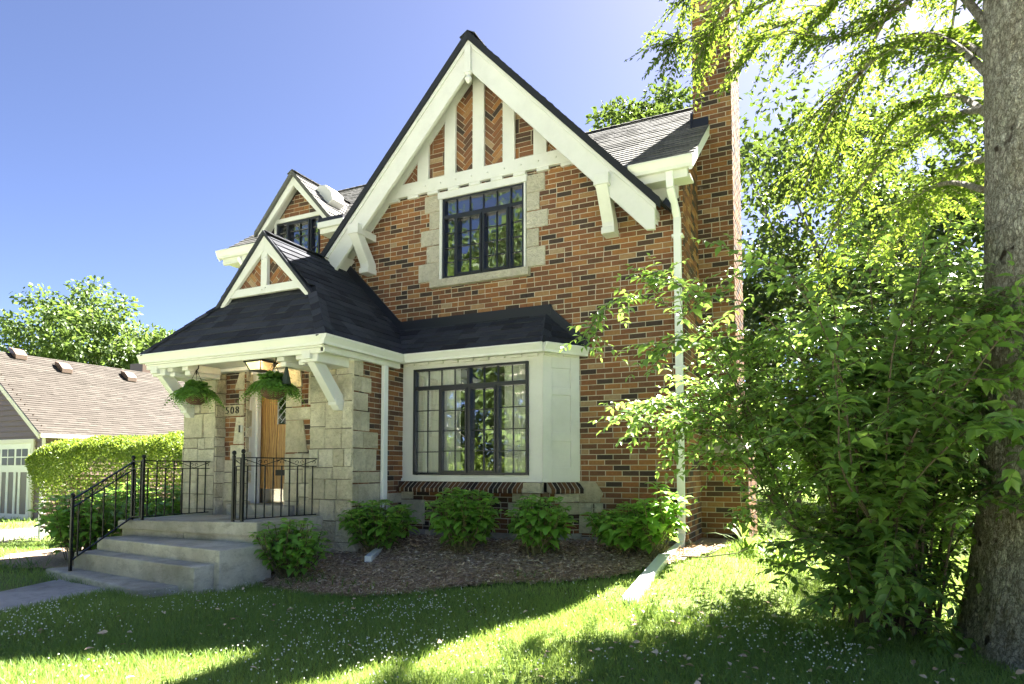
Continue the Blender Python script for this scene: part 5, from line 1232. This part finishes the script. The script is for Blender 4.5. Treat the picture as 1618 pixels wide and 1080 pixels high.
limbs = [
    ([(1565, 120, 5.0), (1480, 60, 5.8), (1380, 95, 6.6), (1310, 190, 7.2), (1270, 300, 7.6)], .035, 15),
    ([(1575, 60, 5.0), (1480, -40, 5.6), (1340, -60, 6.4), (1200, 10, 7.0), (1090, 60, 7.3), (1055, 70, 7.4)], .04, 17),
    ([(1570, -20, 5.0), (1420, -60, 6.4), (1280, 20, 7.6), (1180, 60, 8.2)], .035, 16),
    ([(1565, 170, 5.0), (1490, 190, 5.8), (1400, 250, 6.6), (1330, 340, 7.2), (1290, 420, 7.4)], .035, 15),
    ([(1560, 180, 5.0), (1500, 150, 6.4), (1420, 180, 6.9), (1350, 280, 7.2)], .035, 14),
    ([(1560, 90, 5.1), (1500, 60, 5.9), (1430, 60, 6.6), (1340, 130, 7.0), (1275, 190, 7.2)], .035, 13),
    ([(1555, 300, 5.0), (1490, 290, 5.9), (1420, 330, 6.8), (1370, 400, 7.4)], .03, 14),
    ([(1570, -60, 5.1), (1500, -120, 6.2), (1400, -100, 7.4), (1330, -10, 7.4), (1260, 60, 7.4)], .035, 14),
    ([(1560, 250, 5.1), (1520, 270, 6.6), (1470, 330, 8.2), (1400, 400, 9.0)], .03, 12),
    ([(1560, 20, 5.2), (1530, 60, 7.0), (1490, 130, 9.0), (1450, 230, 10.0)], .03, 12),
    ([(1400, -120, 6.0), (1240, -60, 6.6), (1150, 10, 6.9), (1110, 75, 7.0)], .03, 20),
    ([(1500, -60, 5.6), (1400, 30, 6.2), (1320, 60, 6.6), (1240, 50, 7.0), (1180, 80, 7.1)], .03, 18),
    ([(1540, -150, 5.4), (1350, -220, 6.4), (1150, -110, 7.0), (1080, 0, 7.2)], .035, 13),
]
for pts, r0, dn in limbs: spray(bez([at(*p) for p in pts], 9), r0 * .8, dn * 1.35)
# limbs to the right and behind the trunk (they shade the lawn in front of it)
for k in range(9):
    a = R_(-35 + k * 18); z = 4.2 + (k * 37 % 10) * .25; p0 = np.array([1.6, 5.6, z]); d = np.array([math.cos(a), math.sin(a), 0])
    spray(bez([p0, p0 + d * 1.2 + (0, 0, .7), p0 + d * 2.8 + (0, 0, .8), p0 + d * 4.0 + (0, 0, .1)], 8), .04, 15)
for (dx, dy, z) in ((.6, 3.6, 6.4), (1.0, 4.4, 6.7), (1.4, 3.0, 6.4)):
    p0 = np.array([1.6, 5.6, z - 1.2]); spray(bez([p0, p0 + np.array([dx * .4, dy * .4, .9]), p0 + np.array([dx, dy, .9])], 8), .035, 18)
LP, LD, LN, LL = map(np.array, (LP, LD, LN, LL))
leafobj('crown', [leaves(LP, LD, LN, LL, LL * .52, T_KITE)], M['lf_over'], big); limb.build('limbs', M['bark'], big, smooth=True)
print('overhang leaves', len(LP))

# ------------------------------------------------------------------ tall shrub in front of the trunk
shr = thing('tall_shrub', 'big wild shrub with long arching shoots between the chimney and the grey trunk', 'shrub', (.35, 5.7, .3))
limb = MB(); LP, LD, LN, LL = [], [], [], []
rg = np.random.default_rng(99)
def shoot(path, r0, dn, tl=(.22, .55), droop=.16, leaf=(.07, .11), start=.25, pair=.055):
    limb.tube(path, [r0 * (1 - .8 * i / (len(path) - 1)) + .002 for i in range(len(path))], 5)
    seg = np.array(path); n = len(seg); tot = np.sum(np.linalg.norm(np.diff(seg, axis=0), axis=1))
    def along(pts, sc_):
        pts = np.array(pts); sl_ = np.linalg.norm(np.diff(pts, axis=0), axis=1); T_ = sl_.sum(); cnt = max(2, int(T_ / pair)); cum = np.concatenate([[0], np.cumsum(sl_)])
        for q in range(cnt):
            u = (q + .6) / cnt * T_; k = min(len(sl_) - 1, int(np.searchsorted(cum, u) - 1)); f = (u - cum[k]) / max(sl_[k], 1e-6); c = pts[k] + (pts[k + 1] - pts[k]) * f; fw = nrm(pts[k + 1] - pts[k])
            s = np.cross(fw, [0, 0, 1]); s = nrm(s) if np.linalg.norm(s) > .1 else np.array([1, 0, 0])
            if q % 2 and abs(fw[2]) > .7: s = nrm(np.cross(s, fw))
            for sg in (-1, 1):
                LP.append(c); LD.append(nrm(fw * .45 + s * sg + np.array([0, 0, -.18]) + rg.normal(size=3) * .32)); LN.append(np.array([0, 0, 1]) + rg.normal(size=3) * .30 + np.array([0, -.15, 0])); LL.append(rg.uniform(*leaf) * rg.uniform(.6, 1.15) * sc_ * (1 - .35 * (q / cnt) ** 3))
        LP.append(pts[-1]); LD.append(nrm(pts[-1] - pts[-2])); LN.append(np.array([0, 0, 1.])); LL.append(leaf[0] * .7)
    along(seg[int(n * .18):], 1.0)
    for s_ in range(int(tot * dn)):
        t = start + (1 - start) * rg.random(); k = min(n - 2, int(t * (n - 1))); p = seg[k]; fw = nrm(seg[k + 1] - seg[k]); d = nrm(fw * .5 + rg.normal(size=3) * (.7, .7, .32) + np.array([0, 0, .12])); L = rg.uniform(*tl)
        tw = [p + d * L * u - np.array([0, 0, droop * L * u * u]) for u in np.linspace(0, 1, 5)]; limb.tube(tw, [.0035, .003, .0026, .002, .0014], 4, cap=False); along(tw, .95)
B0 = np.array([.45, 5.75, .32])
for i in range(95):
    a = rg.uniform(0, 6.283); rr = rg.uniform(.5, 1.75) * (.62 if math.sin(a) < -.2 else 1); hh = rg.uniform(.9, 2.55) * (1.15 - .25 * rr)
    if math.cos(a) < -.3 and hh < 1.15: continue
    if math.cos(a) < -.2: rr *= .95
    b = B0 + np.array([rg.normal() * .15, rg.normal() * .15, 0]); tip = b + np.array([math.cos(a) * rr, math.sin(a) * rr * .8, hh]); md = b + np.array([math.cos(a) * rr * .35, math.sin(a) * rr * .3, hh * .85])
    shoot(bez([b, md, tip, tip + np.array([math.cos(a) * .28, math.sin(a) * .22, -.08])], 6), .008, 9, start=.12)
# hand placed shoots the photograph shows (left arm over the brick, low arm over the grass, long whips)
for pts, dn, lf in [([(1240, 800, 5.3), (1180, 640, 5.3), (1080, 500, 5.3), (980, 470, 5.3), (925, 528, 5.3)], 9, (.06, .09)), ([(1220, 780, 5.2), (1150, 560, 5.2), (1080, 455, 5.2), (1020, 445, 5.2)], 9, (.06, .09)),
                    ([(1240, 820, 5.0), (1160, 680, 5.0), (1070, 640, 5.0), (1000, 640, 5.0)], 9, (.06, .09)), ([(1250, 830, 5.0), (1150, 700, 5.0), (1050, 660, 5.1), (985, 655, 5.2)], 8, (.06, .09)), ([(1270, 850, 5.0), (1170, 620, 5.0), (1090, 540, 5.0), (1010, 560, 5.0)], 7, (.07, .10)),
                    ([(1420, 900, 4.9), (1370, 915, 4.7), (1320, 930, 4.6), (1290, 965, 4.6)], 12, (.08, .12)), ([(1420, 900, 4.8), (1400, 930, 4.6), (1385, 960, 4.5), (1375, 990, 4.5)], 12, (.08, .12)), ([(1440, 900, 4.8), (1450, 930, 4.6), (1460, 960, 4.5), (1475, 985, 4.5)], 12, (.08, .12)), ([(1450, 880, 4.9), (1480, 880, 4.7), (1500, 900, 4.6), (1510, 940, 4.6)], 10, (.07, .11)), ([(1400, 880, 5.0), (1330, 870, 4.9), (1270, 885, 4.9), (1240, 910, 4.9)], 10, (.07, .10)),
                    ([(1260, 800, 5.4), (1200, 700, 5.4), (1140, 640, 5.4), (1090, 650, 5.4)], 10, (.06, .09)), ([(1270, 820, 5.2), (1210, 760, 5.2), (1160, 720, 5.2), (1120, 730, 5.2)], 10, (.06, .09)), ([(1300, 780, 5.6), (1230, 620, 5.6), (1180, 560, 5.6), (1120, 560, 5.6)], 10, (.06, .09)), ([(1280, 840, 5.3), (1230, 800, 5.3), (1190, 800, 5.3), (1150, 830, 5.3)], 9, (.06, .09)),
                    ([(1380, 860, 4.7), (1340, 880, 4.5), (1370, 950, 4.4), (1450, 960, 4.4)], 11, (.09, .13)), ([(1400, 840, 4.6), (1400, 900, 4.3), (1420, 930, 4.3), (1400, 950, 4.3)], 11, (.09, .13)), ([(1350, 850, 4.8), (1270, 850, 4.7), (1220, 870, 4.7)], 9, (.07, .10)),
                    ([(1400, 760, 4.3), (1410, 560, 4.1), (1445, 470, 4.1), (1460, 380, 4.1)], 2, (.10, .15)), ([(1350, 760, 4.3), (1330, 600, 4.2), (1280, 480, 4.2), (1230, 430, 4.2)], 3, (.09, .13)), ([(1330, 640, 4.3), (1325, 560, 4.2), (1320, 500, 4.2), (1310, 450, 4.2)], 3, (.09, .12)), ([(1330, 740, 4.1), (1325, 640, 4.0), (1315, 570, 4.0)], 3, (.09, .12)),
                    ([(1420, 740, 4.2), (1490, 620, 4.0), (1560, 600, 3.9), (1600, 650, 3.9)], 7, (.09, .13)), ([(1420, 760, 4.2), (1500, 560, 4.0), (1560, 510, 3.9), (1590, 540, 3.9)], 7, (.09, .12)), ([(1430, 780, 4.2), (1530, 680, 3.9), (1600, 680, 3.8), (1640, 720, 3.8)], 7, (.10, .14)), ([(1470, 700, 4.2), (1560, 560, 3.9), (1620, 490, 3.8)], 3, (.09, .12)),
                    ([(1380, 760, 4.6), (1260, 560, 4.6), (1180, 480, 4.6), (1100, 470, 4.6)], 7, (.07, .10)), ([(1380, 760, 4.8), (1300, 500, 4.8), (1230, 420, 4.8), (1160, 400, 4.8)], 5, (.07, .10)), ([(1420, 760, 4.8), (1380, 500, 4.8), (1370, 400, 4.8), (1330, 370, 4.8)], 6, (.07, .11)), ([(1440, 760, 4.6), (1460, 560, 4.6), (1490, 430, 4.7), (1500, 360, 4.8)], 6, (.08, .11))]:
    p0_ = at(*pts[0]); pts = [p0_ + (Vector(B0) + Vector((0, 0, .5)) - p0_) * .55] + [at(*p) for p in pts]
    lf = (lf[0] * 1.12, lf[1] * 1.12); dn = dn * 1.45
    shoot(bez(pts, 7), .0055, dn, leaf=lf, tl=(.15, .42), start=.05)
LP, LD, LN, LL = map(np.array, (LP, LD, LN, LL))
kp_ = ~((LP[:, 0] < -.78) & (LP[:, 2] < 1.5) & (LP[:, 1] > 4.2) & (NR.random(len(LP)) < np.clip((1.6 - LP[:, 2]) * 2.2, .15, .93))); LP, LD, LN, LL = LP[kp_], LD[kp_], LN[kp_], LL[kp_]
leafobj('foliage', [leaves(LP, LD, LN, LL, LL * .54, T_LEAF)], M['lf_shrub'], shr); limb.build('stems', M['twig'], shr)
print('shrub leaves', len(LP))
# fallen sticks near the chimney foot
mb = MB(); mb.tube([(-1.35, 6.9, .60), (-1.1, 6.8, .62), (-.8, 6.95, .66), (-.7, 6.9, .72)], [.008, .007, .005, .003], 6); mb.tube([(-1.1, 6.8, .62), (-1.0, 6.95, .68), (-1.12, 7.05, .7)], [.006, .005, .003], 6)
tag(mb.build('fallen_branch', M['twig'], smooth=True), 'bare fallen branch lying on the bed beside the downspout extension', 'branch')
